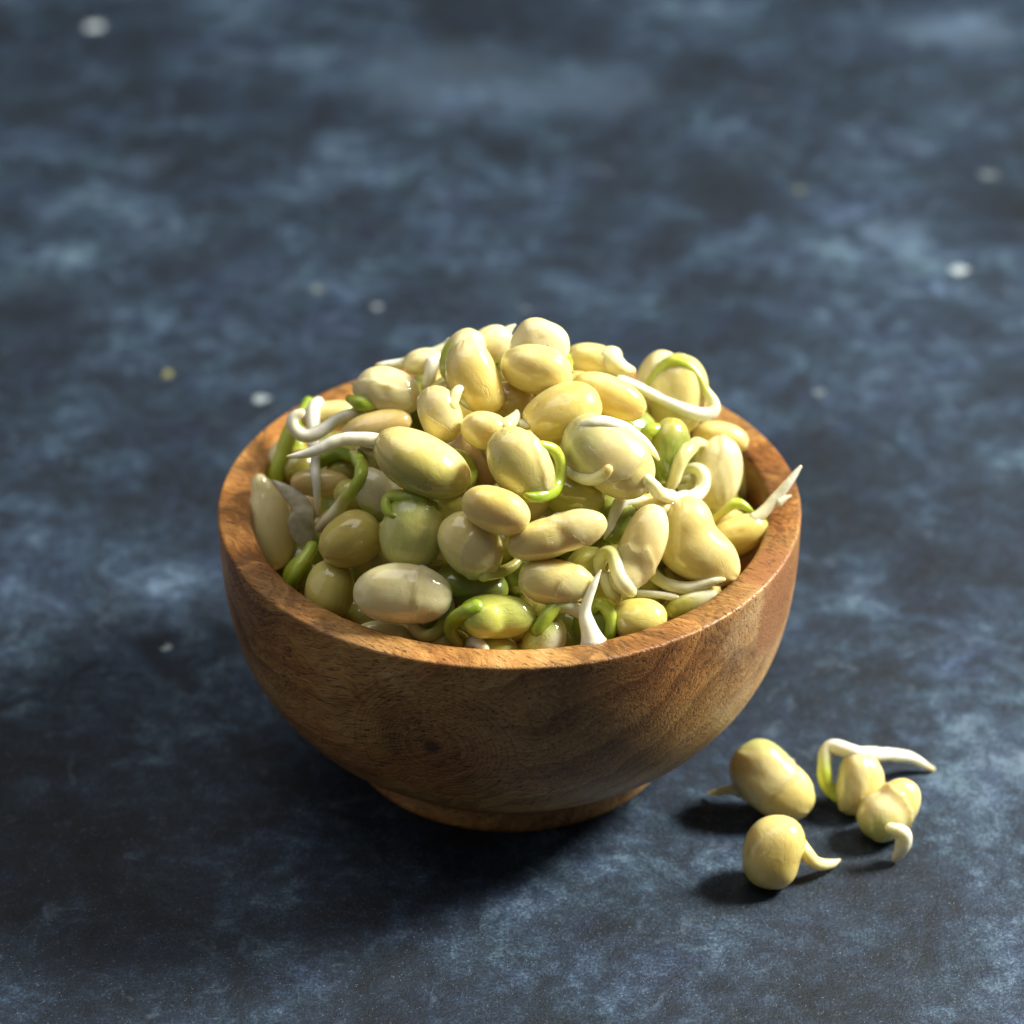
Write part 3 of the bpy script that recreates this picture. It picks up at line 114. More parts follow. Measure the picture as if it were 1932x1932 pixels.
 {'id': 'b25', 'label': 'dark green bean behind the white horn, with a looped green stem', 'C': (1.49, -3.608, 5.088), 'M': (1.0, 0.0, 0.0, 0.0, 0.1178, -0.993, 0.0, 0.993, 0.1178), 'ax': (0.362, 0.305, 0.262), 'col': 'green2', 'seam': 0.55, 'seamdir': 1, 'roots': [([(1.429, -3.602, 5.384), (1.463, -3.608, 5.447), (1.512, -3.603, 5.513), (1.571, -3.607, 5.549), (1.636, -3.612, 5.557), (1.695, -3.621, 5.53), (1.751, -3.643, 5.482), (1.79, -3.672, 5.425), (1.814, -3.706, 5.362), (1.826, -3.747, 5.291), (1.82, -3.794, 5.214), (1.802, -3.845, 5.13), (1.788, -3.882, 5.07)], [0.105, 0.113, 0.123, 0.125, 0.124, 0.124, 0.124, 0.124, 0.124, 0.124, 0.121, 0.117, 0.114], [(0, 'green'), (0.5, 'lime'), (1, 'green')])]},
 {'id': 'b30', 'label': 'pale bean peeking over the front left rim beneath the large glassy bean', 'C': (-2.238, -3.836, 4.969), 'M': (0.9903, 0.1234, 0.0644, -0.0742, 0.8595, -0.5058, -0.1178, 0.4961, 0.8602), 'ax': (0.532, 0.285, 0.245), 'col': 'pale', 'seam': 0.55, 'seamdir': -1},
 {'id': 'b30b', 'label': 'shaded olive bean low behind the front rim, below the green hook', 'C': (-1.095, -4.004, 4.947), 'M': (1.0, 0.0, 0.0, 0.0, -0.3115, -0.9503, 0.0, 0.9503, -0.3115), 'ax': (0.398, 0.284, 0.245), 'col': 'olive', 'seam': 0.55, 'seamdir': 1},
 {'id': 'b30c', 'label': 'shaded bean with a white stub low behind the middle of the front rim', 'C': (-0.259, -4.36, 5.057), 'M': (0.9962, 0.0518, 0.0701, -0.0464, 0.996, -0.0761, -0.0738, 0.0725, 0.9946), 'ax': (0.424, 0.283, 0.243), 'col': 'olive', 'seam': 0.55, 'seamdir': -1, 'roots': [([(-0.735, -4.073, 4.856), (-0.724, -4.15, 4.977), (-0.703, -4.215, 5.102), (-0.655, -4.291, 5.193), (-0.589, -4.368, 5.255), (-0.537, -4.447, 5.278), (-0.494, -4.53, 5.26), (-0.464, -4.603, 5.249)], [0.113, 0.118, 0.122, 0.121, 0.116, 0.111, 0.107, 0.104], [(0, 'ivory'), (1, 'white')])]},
 {'id': 't1', 'label': 'loose bean nearest the bowl on the table, pale root stub pointing at the bowl', 'C': (4.98, -2.529, 0.64), 'M': (0.7986, 0.6018, 0.0, -0.3207, 0.4256, -0.8462, -0.5093, 0.6758, 0.5329), 'ax': (0.896, 0.584, 0.502), 'col': 'cream', 'speck': 0.5, 'g': (-0.7, 0.8, 0, 0.6, 1, 'lime'), 'table': 1, 'lobes': [(-0.363, 0.201, 0.0, 0.463, 0.423, 0.463)], 'dents': [((0.3, 1, 0.3), 0.04, 0.25)], 'skin': (-1, 0.15, 0.3, 0.12, 0.0222, 0.05), 'roots': [([(4.378, -2.446, 0.45), (4.305, -2.39, 0.42), (4.204, -2.315, 0.375), (4.116, -2.251, 0.32), (4.034, -2.194, 0.252), (3.955, -2.145, 0.191), (3.867, -2.101, 0.137), (3.803, -2.072, 0.1)], [0.111, 0.104, 0.095, 0.087, 0.08, 0.068, 0.042, 0.02], [(0, 'ivory'), (1, 'ivory')])]},
 {'id': 't2', 'label': 'loose bean on the table under a long white root bent over it', 'C': (6.661, -2.374, 0.547), 'M': (0.1392, -0.9903, 0.0, 0.5277, 0.0742, -0.8462, 0.838, 0.1178, 0.5329), 'ax': (0.626, 0.455, 0.391), 'col': 'cream', 'bend': 0.1, 'g': (0, 0.9, 0.2, 0.4, 1, 'lime2'), 'table': 1, 'skin': (0.2, 0.9, 0.3, 0.35, 0.0202, 0.1), 'roots': [([(6.229, -2.481, 0.35), (6.194, -2.465, 0.368), (6.144, -2.443, 0.395), (6.097, -2.418, 0.437), (6.066, -2.401, 0.491), (6.04, -2.389, 0.56), (6.018, -2.372, 0.635), (6.002, -2.343, 0.707), (5.99, -2.3, 0.767), (5.983, -2.242, 0.826), (5.979, -2.178, 0.883), (5.982, -2.117, 0.933), (5.993, -2.063, 0.979), (6.015, -2.005, 1.019), (6.047, -1.956, 1.05), (6.09, -1.928, 1.077), (6.139, -1.928, 1.101), (6.197, -1.951, 1.122), (6.264, -1.983, 1.136), (6.339, -2.011, 1.14), (6.403, -2.048, 1.143), (6.473, -2.094, 1.143), (6.55, -2.129, 1.133), (6.641, -2.131, 1.105), (6.74, -2.085, 1.055), (6.849, -1.998, 0.985), (6.97, -1.881, 0.899), (7.095, -1.753, 0.806), (7.219, -1.63, 0.714), (7.331, -1.528, 0.633), (7.44, -1.446, 0.558), (7.542, -1.376, 0.489), (7.638, -1.32, 0.424), (7.729, -1.276, 0.364), (7.817, -1.243, 0.308), (7.91, -1.224, 0.253), (8.005, -1.224, 0.199), (8.095, -1.234, 0.15), (8.17, -1.246, 0.109), (8.225, -1.253, 0.08)], [0.101, 0.109, 0.12, 0.13, 0.135, 0.138, 0.14, 0.141, 0.142, 0.142, 0.141, 0.141, 0.142, 0.145, 0.149, 0.151, 0.152, 0.153, 0.152, 0.151, 0.15, 0.148, 0.145, 0.143, 0.141, 0.139, 0.138, 0.136, 0.134, 0.132, 0.129, 0.126, 0.123, 0.119, 0.112, 0.102, 0.088, 0.073, 0.06, 0.051], [(0, 'lime'), (0.15, 'lime'), (0.3, 'white'), (1, 'white')])]},
 {'id': 't3', 'label': 'loose two-lobed bean on the table, rightmost, with a short white root curling at its base', 'C': (7.285, -3.135, 0.476), 'M': (0.5, -0.866, 0.0, 0.4615, 0.2664, -0.8462, 0.7328, 0.4231, 0.5329), 'ax': (0.58, 0.41, 0.353), 'col': 'cream', 'g': (-1, -0.3, 0, 0.1, 0.7, 'lime'), 'table': 1, 'lobes': [(-0.3, 0.14, 0.06, 0.44, 0.44, 0.42)], 'skin': (-1, 0.4, 0.4, -0.05, 0.03, 0.08), 'roots': [([(7.057, -4.007, 0.78), (7.12, -4.021, 0.79), (7.203, -4.037, 0.791), (7.272, -4.034, 0.745), (7.335, -4.016, 0.659), (7.369, -4.006, 0.563), (7.367, -4.011, 0.464), (7.345, -4.021, 0.363), (7.312, -4.032, 0.275), (7.261, -4.044, 0.195), (7.222, -4.053, 0.14)], [0.08, 0.098, 0.122, 0.14, 0.154, 0.161, 0.161, 0.155, 0.14, 0.112, 0.09], [(0, 'ivory'), (0.4, 'white'), (1, 'white')])]},
 {'id': 't4', 'label': 'roundest loose bean, nearest the camera on the table, with a curved pale tail', 'C': (4.858, -4.581, 0.612), 'M': (0.2079, -0.9781, 0.0, 0.5212, 0.1108, -0.8462, 0.8277, 0.1759, 0.5329), 'ax': (0.685, 0.567, 0.488), 'col': 'gold', 'g': (0.6, 0.5, 0.2, 0, 1, 'cream'), 'seam': 0.55, 'seamdir': -1, 'table': 1, 'lobes': [(0.196, -0.137, 0.0, 0.509, 0.43, 0.489)], 'dents': [((-0.1, -1, 0.2), 0.049, 0.35)], 'roots': [([(5.365, -4.341, 0.62), (5.401, -4.388, 0.611), (5.451, -4.444, 0.585), (5.495, -4.473, 0.532), (5.543, -4.493, 0.462), (5.604, -4.497, 0.395), (5.679, -4.486, 0.329), (5.76, -4.461, 0.27), (5.845, -4.415, 0.227), (5.932, -4.353, 0.198), (6.014, -4.287, 0.173), (6.096, -4.207, 0.153), (6.154, -4.147, 0.14)], [0.127, 0.132, 0.137, 0.138, 0.139, 0.135, 0.128, 0.119, 0.11, 0.099, 0.082, 0.053, 0.029], [(0, 'cream'), (1, 'ivory')])]}]
FILL = [(1.121, 0.509, 7.392, 0.486, 1.47, 0.59, 2.95, 1), (-0.077, 1.142, 7.427, 0.524, 0.95, 0.16, 5.45, 2), (-1.049, 0.599, 7.301, 0.527, 0.4, 0.31, 3.71, 3), (-0.918, -0.483, 6.767, 0.547, 2.97, 0.26, 5.52, 4), (0.054, -1.25, 7.383, 0.499, 5.03, -0.07, 5.88, 0), (0.95, -0.456, 7.461, 0.474, 1.36, 0.56, 2.74, 1), (2.152, 0.055, 6.861, 0.511, 2.42, -0.18, 3.67, 2), (1.97, 1.182, 6.751, 0.528, 5.83, 0.43, 6.22, 3), (-1.298, 1.92, 6.735, 0.469, 5.03, -0.11, 0.95, 1), (-1.913, 1.212, 6.776, 0.547, 0.28, 0.14, 0.28, 2), (-2.157, -0.094, 6.456, 0.548, 6.16, 0.01, 6.27, 3), (-1.856, -0.979, 6.9, 0.52, 0.2, -0.36, 2.56, 4), (-1.018, -1.857, 6.386, 0.464, 5.45, -0.22, 6.02, 0), (0.172, -2.164, 6.847, 0.506, 3.27, 0.17, 3.74, 1), (1.137, -1.917, 6.054, 0.554, 3.18, -0.08, 4.52, 2), (1.805, -1.172, 6.861, 0.558, 3.27, 0.06, 0.07, 3), (3.174, 0.538, 5.884, 0.462, 3.87, 0.16, 0.38, 4), (-1.289, 2.856, 5.977, 0.54, 1.5, -0.38, 2.73, 4), (-2.983, 0.918, 5.441, 0.494, 4.08, 0.46, 2.83, 1), (-3.104, 0.171, 4.903, 0.513, 1.2, 0.37, 5.27, 2), (-3.0, -0.949, 5.363, 0.541, 4.03, 0.37, 2.17, 3), (-2.479, -1.944, 5.559, 0.539, 1.7, -0.18, 2.62, 4), (-1.462, -2.822, 5.279, 0.552, 0.98, -0.59, 5.92, 0), (-0.054, -3.316, 4.976, 0.503, 5.97, 0.51, 1.39, 1), (1.052, -3.108, 4.716, 0.526, 3.26, -0.25, 2.14, 2), (1.729, -2.569, 5.267, 0.519, 1.8, 0.37, 0.28, 3), (2.889, -1.481, 5.354, 0.552, 5.63, 0.48, 3.62, 4), (3.13, -0.907, 4.641, 0.477, 1.88, 0.2, 3.3, 0), (4.105, -0.071, 4.779, 0.521, 2.14, -0.3, 5.41, 1), (3.908, 1.128, 4.831, 0.495, 1.24, 0.04, 5.13, 2), (3.561, 1.971, 4.578, 0.552, 5.06, 0.39, 0.05, 3), (-3.515, 1.971, 4.884, 0.503, 2.34, -0.0, 4.41, 0), (-3.864, 1.202, 4.51, 0.506, 1.54, 0.04, 4.37, 1), (-3.967, 0.341, 4.199, 0.503, 5.52, 0.52, 2.35, 2), (-3.801, -1.453, 4.378, 0.486, 2.91, -0.45, 5.11, 3), (-1.906, -3.407, 4.354, 0.548, 1.13, -0.57, 5.28, 1), (1.889, -3.644, 4.48, 0.466, 2.04, 0.08, 5.2, 4), (3.286, -2.237, 4.858, 0.495, 2.63, -0.5, 3.14, 1), (3.907, -0.755, 4.103, 0.535, 1.01, 0.23, 4.75, 2), (0.962, -0.97, 6.282, 0.586, 2.51, 0.28, 6.03, 0), (2.467, 0.508, 5.519, 0.523, 4.51, 0.21, 6.02, 1), (-1.649, -1.858, 5.549, 0.549, 2.21, 0.26, 4.26, 0), (-0.742, -2.392, 5.531, 0.565, 3.96, -0.39, 5.59, 1), (0.337, -2.464, 5.546, 0.593, 0.89, -0.2, 4.52, 2), (1.352, -2.24, 5.434, 0.565, 2.87, -0.23, 1.11, 3), (2.013, -1.746, 5.39, 0.575, 3.41, 0.29, 2.26, 4), (2.481, -0.65, 5.479, 0.587, 0.26, 0.01, 1.55, 0), (2.317, 3.043, 4.108, 0.559, 0.92, -0.12, 1.22, 4), (-3.69, 0.853, 4.157, 0.505, 2.26, -0.32, 0.49, 1), (-3.879, -0.03, 4.037, 0.532, 5.47, 0.23, 0.84, 2), (-3.542, -1.322, 4.165, 0.593, 4.5, 0.29, 2.16, 3), (-2.572, -2.537, 4.376, 0.508, 1.26, -0.41, 3.12, 0), (0.439, -3.733, 4.193, 0.56, 1.41, -0.6, 1.31, 3), (2.851, -2.209, 4.384, 0.545, 2.56, 0.24, 0.32, 1), (3.547, -1.117, 4.244, 0.503, 6.06, -0.34, 0.59, 2), (-4.024, 1.734, 5.145, 0.42, 2.85, 0.3, 0.99, 0), (1.728, -1.563, 6.29, 0.42, 3.73, 0.3, 2.08, 2), (0.571, -1.971, 6.355, 0.42, 0.74, 0.3, 0.31, 4), (-0.084, -2.324, 6.02, 0.42, 4.37, 0.3, 1.65, 0), (-2.846, -1.996, 5.039, 0.42, 4.73, 0.3, 2.79, 2), (2.518, -2.284, 5.033, 0.42, 5.6, 0.3, 1.8, 4), (0.442, -3.015, 5.129, 0.42, 1.5, 0.3, 1.59, 0), (-1.465, -3.076, 4.732, 0.42, 4.89, 0.3, 3.77, 2), (-0.845, -3.249, 4.719, 0.42, 2.07, 0.3, 0.56, 4)]
SKIN = [(-4.51, -0.388, 6.185), (-4.323, -0.409, 6.151), (-4.104, -0.469, 6.096), (-3.886, -0.531, 6.006), (-3.706, -0.667, 5.87), (-3.624, -0.819, 5.709), (-3.644, -0.956, 5.493), (-3.591, -0.978, 5.248), (-3.69, -1.049, 5.129), (-3.828, -1.104, 5.071), (-3.967, -1.061, 5.114), (-4.085, -0.956, 5.281), (-4.186, -0.812, 5.47), (-4.087, -0.744, 5.568), (-4.08, -0.582, 5.746), (-4.231, -0.443, 5.893), (-4.391, -0.345, 6.018)]
SPOTS = [(-12.01, 34.38, 0.34, 0.85), (-5.78, 13.07, 0.22, 0.65), (-7.04, 2.99, 0.17, 0.7), (11.24, 19.45, 0.28, 0.7), (-4.74, 18.43, 0.15, -1.5), (7.57, 23.89, 0.15, -1.6), (-8.04, 14.28, 0.15, -2), (-3.23, 17.58, 0.14, 0.4), (12.63, 24.76, 0.3, 0.2), (13.27, 34.0, 1.1, 0.65), (9.84, 21.43, 0.75, 0.55), (11.74, 34.0, 0.8, 0.35), (7.22, 13.39, 0.16, 0.3), (0.43, 17.37, 0.13, 0.3), (-7.88, 34.95, 0.5, 0.35), (-9.73, 25.39, 0.6, 0.3), (-1.8, 30.73, 2.2, 0.4), (2.33, 30.04, 1.6, 0.35), (-7.68, 32.16, 0.6, 0.3), (-12.11, 18.87, 0.5, 0.25), (-11.61, 16.97, 1.9, -0.7), (13.52, 30.04, 1.8, -0.75), (6.13, 24.76, 2.0, -0.6), (-8.43, 20.27, 1.5, -0.5), (-0.8, 18.04, 1.6, -0.55), (7.56, 9.63, 1.2, -0.4), (-12.85, 29.0, 1.6, -0.6)]

# ---------------------------------------------------------------- node helpers
def new_mat(name):
    m = bpy.data.materials.new(name); m.use_nodes = True
    nt = m.node_tree; nt.nodes.clear()
    out = nt.nodes.new('ShaderNodeOutputMaterial')
    p = nt.nodes.new('ShaderNodeBsdfPrincipled')
    nt.links.new(p.outputs[0], out.inputs['Surface'])
    return m, nt, p
class G:
    """small wrapper so that node graphs read as expressions"""
    def __init__(s, nt): s.nt = nt
    def link(s, a, sock):
        if hasattr(a, 'is_output'): s.nt.links.new(a, sock)
        else: sock.default_value = a
    def math(s, op, a, b=0.0, c=None, clamp=False):
        n = s.nt.nodes.new('ShaderNodeMath'); n.operation = op; n.use_clamp = clamp
        s.link(a, n.inputs[0]); s.link(b, n.inputs[1])
        if c is not None: s.link(c, n.inputs[2])
        return n.outputs[0]
    def vmath(s, op, a, b=(0, 0, 0)):
        n = s.nt.nodes.new('ShaderNodeVectorMath'); n.operation = op
        s.link(a, n.inputs[0]); s.link(b, n.inputs[1])
        return n.outputs['Value'] if op in ('LENGTH', 'DISTANCE', 'DOT_PRODUCT') else n.outputs[0]
    def noise(s, vec, scale, detail=4, rough=.55, dist=0.0, colour=False):
        n = s.nt.nodes.new('ShaderNodeTexNoise'); s.link(vec, n.inputs['Vector'])
        n.inputs['Scale'].default_value = scale; n.inputs['Detail'].default_value = detail
        n.inputs['Roughness'].default_value = rough; n.inputs['Distortion'].default_value = dist
        return n.outputs['Color' if colour else 'Fac']
    def voro(s, vec, scale, feature='F1'):
        n = s.nt.nodes.new('ShaderNodeTexVoronoi'); n.feature = feature; s.link(vec, n.inputs['Vector'])
        n.inputs['Scale'].default_value = scale
        return n.outputs['Distance']
    def ramp(s, fac, stops, interp='LINEAR'):
        n = s.nt.nodes.new('ShaderNodeValToRGB'); s.link(fac, n.inputs[0]); r = n.color_ramp; r.interpolation = interp
        while len(r.elements) < len(stops): r.elements.new(0.5)
        for e, (p, c) in zip(r.elements, stops):
            e.position = p; e.color = (c, c, c, 1) if isinstance(c, (int, float)) else (*c, 1)
        return n.outputs[0]
    def mix(s, fac, a, b, mode='MIX'):
        n = s.nt.nodes.new('ShaderNodeMix'); n.data_type = 'RGBA'; n.blend_type = mode
        s.link(fac, n.inputs['Factor'])
        for v, k in ((a, 'A'), (b, 'B')):
            sock = [i for i in n.inputs if i.name == k and i.type == 'RGBA'][0]
            s.link((*v, 1) if isinstance(v, tuple) and len(v) == 3 else v, sock)
        return [o for o in n.outputs if o.type == 'RGBA'][0]
    def bump(s, h, strength, dist):
        n = s.nt.nodes.new('ShaderNodeBump'); s.link(h, n.inputs['Height'])
        n.inputs['Strength'].default_value = strength; n.inputs['Distance'].default_value = dist
        return n.outputs[0]
    def coord(s, kind='Object', scale=(100, 100, 100), rot=(0, 0, 0)):
        t = s.nt.nodes.new('ShaderNodeTexCoord'); m = s.nt.nodes.new('ShaderNodeMapping'); m.vector_type = 'POINT'
        m.inputs['Scale'].default_value = scale; m.inputs['Rotation'].default_value = rot
        s.nt.links.new(t.outputs[kind], m.inputs[0]); return m.outputs[0]
    def attr(s, name, kind='GEOMETRY'):
        n = s.nt.nodes.new('ShaderNodeAttribute'); n.attribute_name = name; n.attribute_type = kind; return n

# ---------------------------------------------------------------- table top: dark blue mottled slab
def table_material():
    m, nt, p = new_mat('mottled_blue_slab'); g = G(nt)
    v = g.coord()
    warp = g.vmath('ADD', v, g.vmath('SCALE', g.noise(v, .35, 2, colour=True)))
    big = g.noise(v, .16, 8, .66, .4)
    mid = g.noise(v, .62, 10, .72, .5)
    small = g.noise(v, 2.6, 8, .74, .3)
    grain = g.noise(v, 16, 3, .7)
    a = 0.5
    for n_, w_ in ((big, 1.6), (mid, 1.45), (small, 1.0), (grain, 1.0)):
        a = g.math('ADD', a, g.math('MULTIPLY', g.math('SUBTRACT', n_, .5), w_))
    c = g.ramp(a, [(.10, (.0042, .0074, .0130)), (.38, (.0090, .0162, .0300)), (.57, (.0170, .0305, .0570)), (.76, (.040, .068, .115)), (.97, (.110, .165, .235))])
    # green-grey and violet casts in separate patches
    hue = g.noise(v, .5, 3, .5)
    c = g.mix(g.ramp(hue, [(.35, .0), (.62, .55)]), c, g.mix(1.0, c, (.92, 1.08, .92), 'MULTIPLY'))
    hue2 = g.noise(g.vmath('ADD', v, (31, 7, 3)), .8, 3, .5)
    c = g.mix(g.ramp(hue2, [(.5, .0), (.7, .7)]), c, g.mix(1.0, c, (.98, .96, 1.14), 'MULTIPLY'))
    # pale blotches of the finish at fixed places
    wob = g.vmath('SCALE', g.vmath('SUBTRACT', g.noise(v, 1.6, 3, .6, colour=True), (.5, .5, .5)))
    nt.nodes[-1].inputs['Scale'].default_value = 1.0
    wob.node.inputs['Scale'].default_value = 1.5
    wob_s = g.vmath('SCALE', g.vmath('SUBTRACT', g.noise(v, 5, 3, .6, colour=True), (.5, .5, .5)))
    wob_s.node.inputs['Scale'].default_value = .5
    for (x, y, r, s) in SPOTS:
        q = g.vmath('ADD', v, wob if r > .35 else wob_s)
        d = g.vmath('DISTANCE', g.vmath('MULTIPLY', q, (1, 1, 0)), (x, y, 0))
        if s < -1: cc, s = (.26, .25, .10), -1 - s          # olive flecks
        elif s < 0: cc, s = (.007, .012, .019), -s           # near-black patches
        else: cc = (.50, .60, .64) if r < .35 else (.10, .155, .235)
        f = g.ramp(g.math('DIVIDE', d, r * 1.6), [(.35, abs(s) * (1.0 if r < .35 else .6)), (.62 if r < .35 else 1.0, 0.0)], 'EASE')
        c = g.mix(f, c, cc)
    # crisp scuffs and hairline cracks
    sc_ = g.noise(v, 1.05, 10, .74, .8)
    c = g.mix(g.ramp(sc_, [(.58, 0.0), (.72, .45)]), c, (.13, .19, .27))
    sc2 = g.noise(g.vmath('ADD', v, (9, 4, 0)), 1.3, 10, .76, .5)
    c = g.mix(g.ramp(sc2, [(.58, 0.0), (.72, .5)]), c, (.007, .011, .018))
    # fine bright grains and dark pits
    gr = g.voro(v, 22)
    sel = g.noise(v, 9, 1, .5)
    f = g.math('MULTIPLY', g.ramp(gr, [(.08, 1.0), (.2, 0.0)]), g.ramp(sel, [(.52, 0.0), (.62, .7)]))
    c = g.mix(f, c, (.42, .50, .55))
    pit = g.noise(v, 3.4, 4, .7)
    c = g.mix(g.ramp(pit, [(.60, 0.0), (.72, .55)]), c, (.010, .014, .020))
    nt.links.new(c, p.inputs['Base Color'])
    nt.links.new(g.ramp(mid, [(.3, .62), (.7, .48)]), p.inputs['Roughness'])
    p.inputs['Specular IOR Level'].default_value = .35
    h = g.math('ADD', g.math('MULTIPLY', small, .6), g.math('MULTIPLY', grain, .4))
    nt.links.new(g.bump(h, .4, .0012), p.inputs['Normal'])
    return m

# ---------------------------------------------------------------- wood
def wood_material():
    m, nt, p = new_mat('oiled_acacia_wood'); g = G(nt)
    v0 = g.coord()
    # rotate so that local x runs along the trunk
    mp = nt.nodes.new('ShaderNodeMapping'); mp.inputs['Rotation'].default_value = (math.radians(8), math.radians(12), math.radians(38))
    nt.links.new(v0, mp.inputs[0]); v = mp.outputs[0]
    # knot: bends the rings around a point low on the front of the bowl
    kn = (-1.39, -5.18, 3.53)
    dk = g.vmath('DISTANCE', v0, kn)
    kf = g.ramp(g.math('DIVIDE', dk, 1.7), [(0, 1.0), (.25, .8), (1, 0)], 'EASE')
    w1 = g.vmath('SUBTRACT', g.noise(v, .32, 3, .5, colour=True), (.5, .5, .5))
    sc = nt.nodes.new('ShaderNodeVectorMath'); sc.operation = 'SCALE'; nt.links.new(w1, sc.inputs[0]); sc.inputs['Scale'].default_value = 2.6
    vw = g.vmath('ADD', v, sc.outputs[0])
    yz = g.vmath('MULTIPLY', g.vmath('SUBTRACT', vw, (0, 3.5, -7.5)), (.10, 1, 1))
    ring = g.vmath('LENGTH', yz)
    ringk = g.math('MULTIPLY', dk, 1.5)
    ring = g.math('ADD', g.math('MULTIPLY', ring, g.math('SUBTRACT', 1.0, kf)), g.math('MULTIPLY', ringk, kf))
    saw = g.math('FRACT', g.math('MULTIPLY', ring, 1.15))
    rings = g.ramp(saw, [(0, .0), (.62, .45), (.90, 1.0), (1, .05)])
    saw2 = g.math('FRACT', g.math('MULTIPLY', ring, 4.6))
    rings2 = g.ramp(saw2, [(0, .0), (.7, .5), (.92, 1.0), (1, .1)])
    fib = g.noise(g.vmath('MULTIPLY', vw, (.55, 7.0, 7.0)), 1.8, 4, .65)
    pores = g.noise(g.vmath('MULTIPLY', v, (1.2, 13.0, 13.0)), 1.7, 2, .6)
    cloud = g.noise(v, .42, 4, .55, .5)
    hair = g.noise(g.vmath('MULTIPLY', vw, (1.0, 15.0, 15.0)), 1.8, 3, .7)
    t = g.math('ADD', g.math('ADD', g.math('MULTIPLY', cloud, .58), g.math('MULTIPLY', g.math('SUBTRACT', hair, .5), .24)), g.math('ADD', g.math('MULTIPLY', fib, .36), g.math('SUBTRACT', .12, g.math('ADD', g.math('MULTIPLY', rings, .09), g.math('MULTIPLY', rings2, .06)))))
    c = g.ramp(t, [(.26, (.062, .025, .007)), (.40, (.165, .074, .020)), (.52, (.34, .170, .048)), (.64, (.54, .305, .098)), (.80, (.74, .52, .25))])
    # redder zones
    red = g.noise(g.vmath('ADD', v, (13, 5, 9)), .33, 3, .5)
    c = g.mix(g.ramp(red, [(.46, 0.0), (.62, .55)]), c, g.mix(1.0, c, (1.10, .76, .55), 'MULTIPLY'))
    # paler sapwood on the right-hand flank, strengthened to paint in its lit look
    sap_lit = g.math('ADD', g.math('MULTIPLY', g.vmath('DOT_PRODUCT', v0, (.80, -.42, -.42)), .16), g.math('MULTIPLY', g.math('SUBTRACT', g.noise(v, .5, 4, .6), .5), 1.0))
    c = g.mix(g.ramp(sap_lit, [(.45, 0.0), (.72, .85)]), c, g.mix(.3, (.74, .54, .30), c))
    bl = g.vmath('DISTANCE', g.vmath('ADD', v0, sc.outputs[0]), (4.95, -2.3, 4.75))
    c = g.mix(g.ramp(g.math('DIVIDE', bl, 1.5), [(.55, .8), (.75, 0.0)]), c, (.30, .125, .045))
    # knot heart
    c = g.mix(g.ramp(dk, [(.06, .8), (.26, .0)], 'EASE'), c, (.045, .018, .008))
    # dark vessels
    c = g.mix(g.ramp(pores, [(.58, 0.0), (.68, .75)]), c, (.030, .012, .005))
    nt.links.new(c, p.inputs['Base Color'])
    nt.links.new(g.ramp(fib, [(.3, .30), (.7, .46)]), p.inputs['Roughness'])
    p.inputs['Specular IOR Level'].default_value = .5
    h = g.math('SUBTRACT', g.math('MULTIPLY', fib, .7), g.ramp(pores, [(.55, 0.0), (.75, 1.0)]))
    nt.links.new(g.bump(h, .38, .0008), p.inputs['Normal'])
    return m

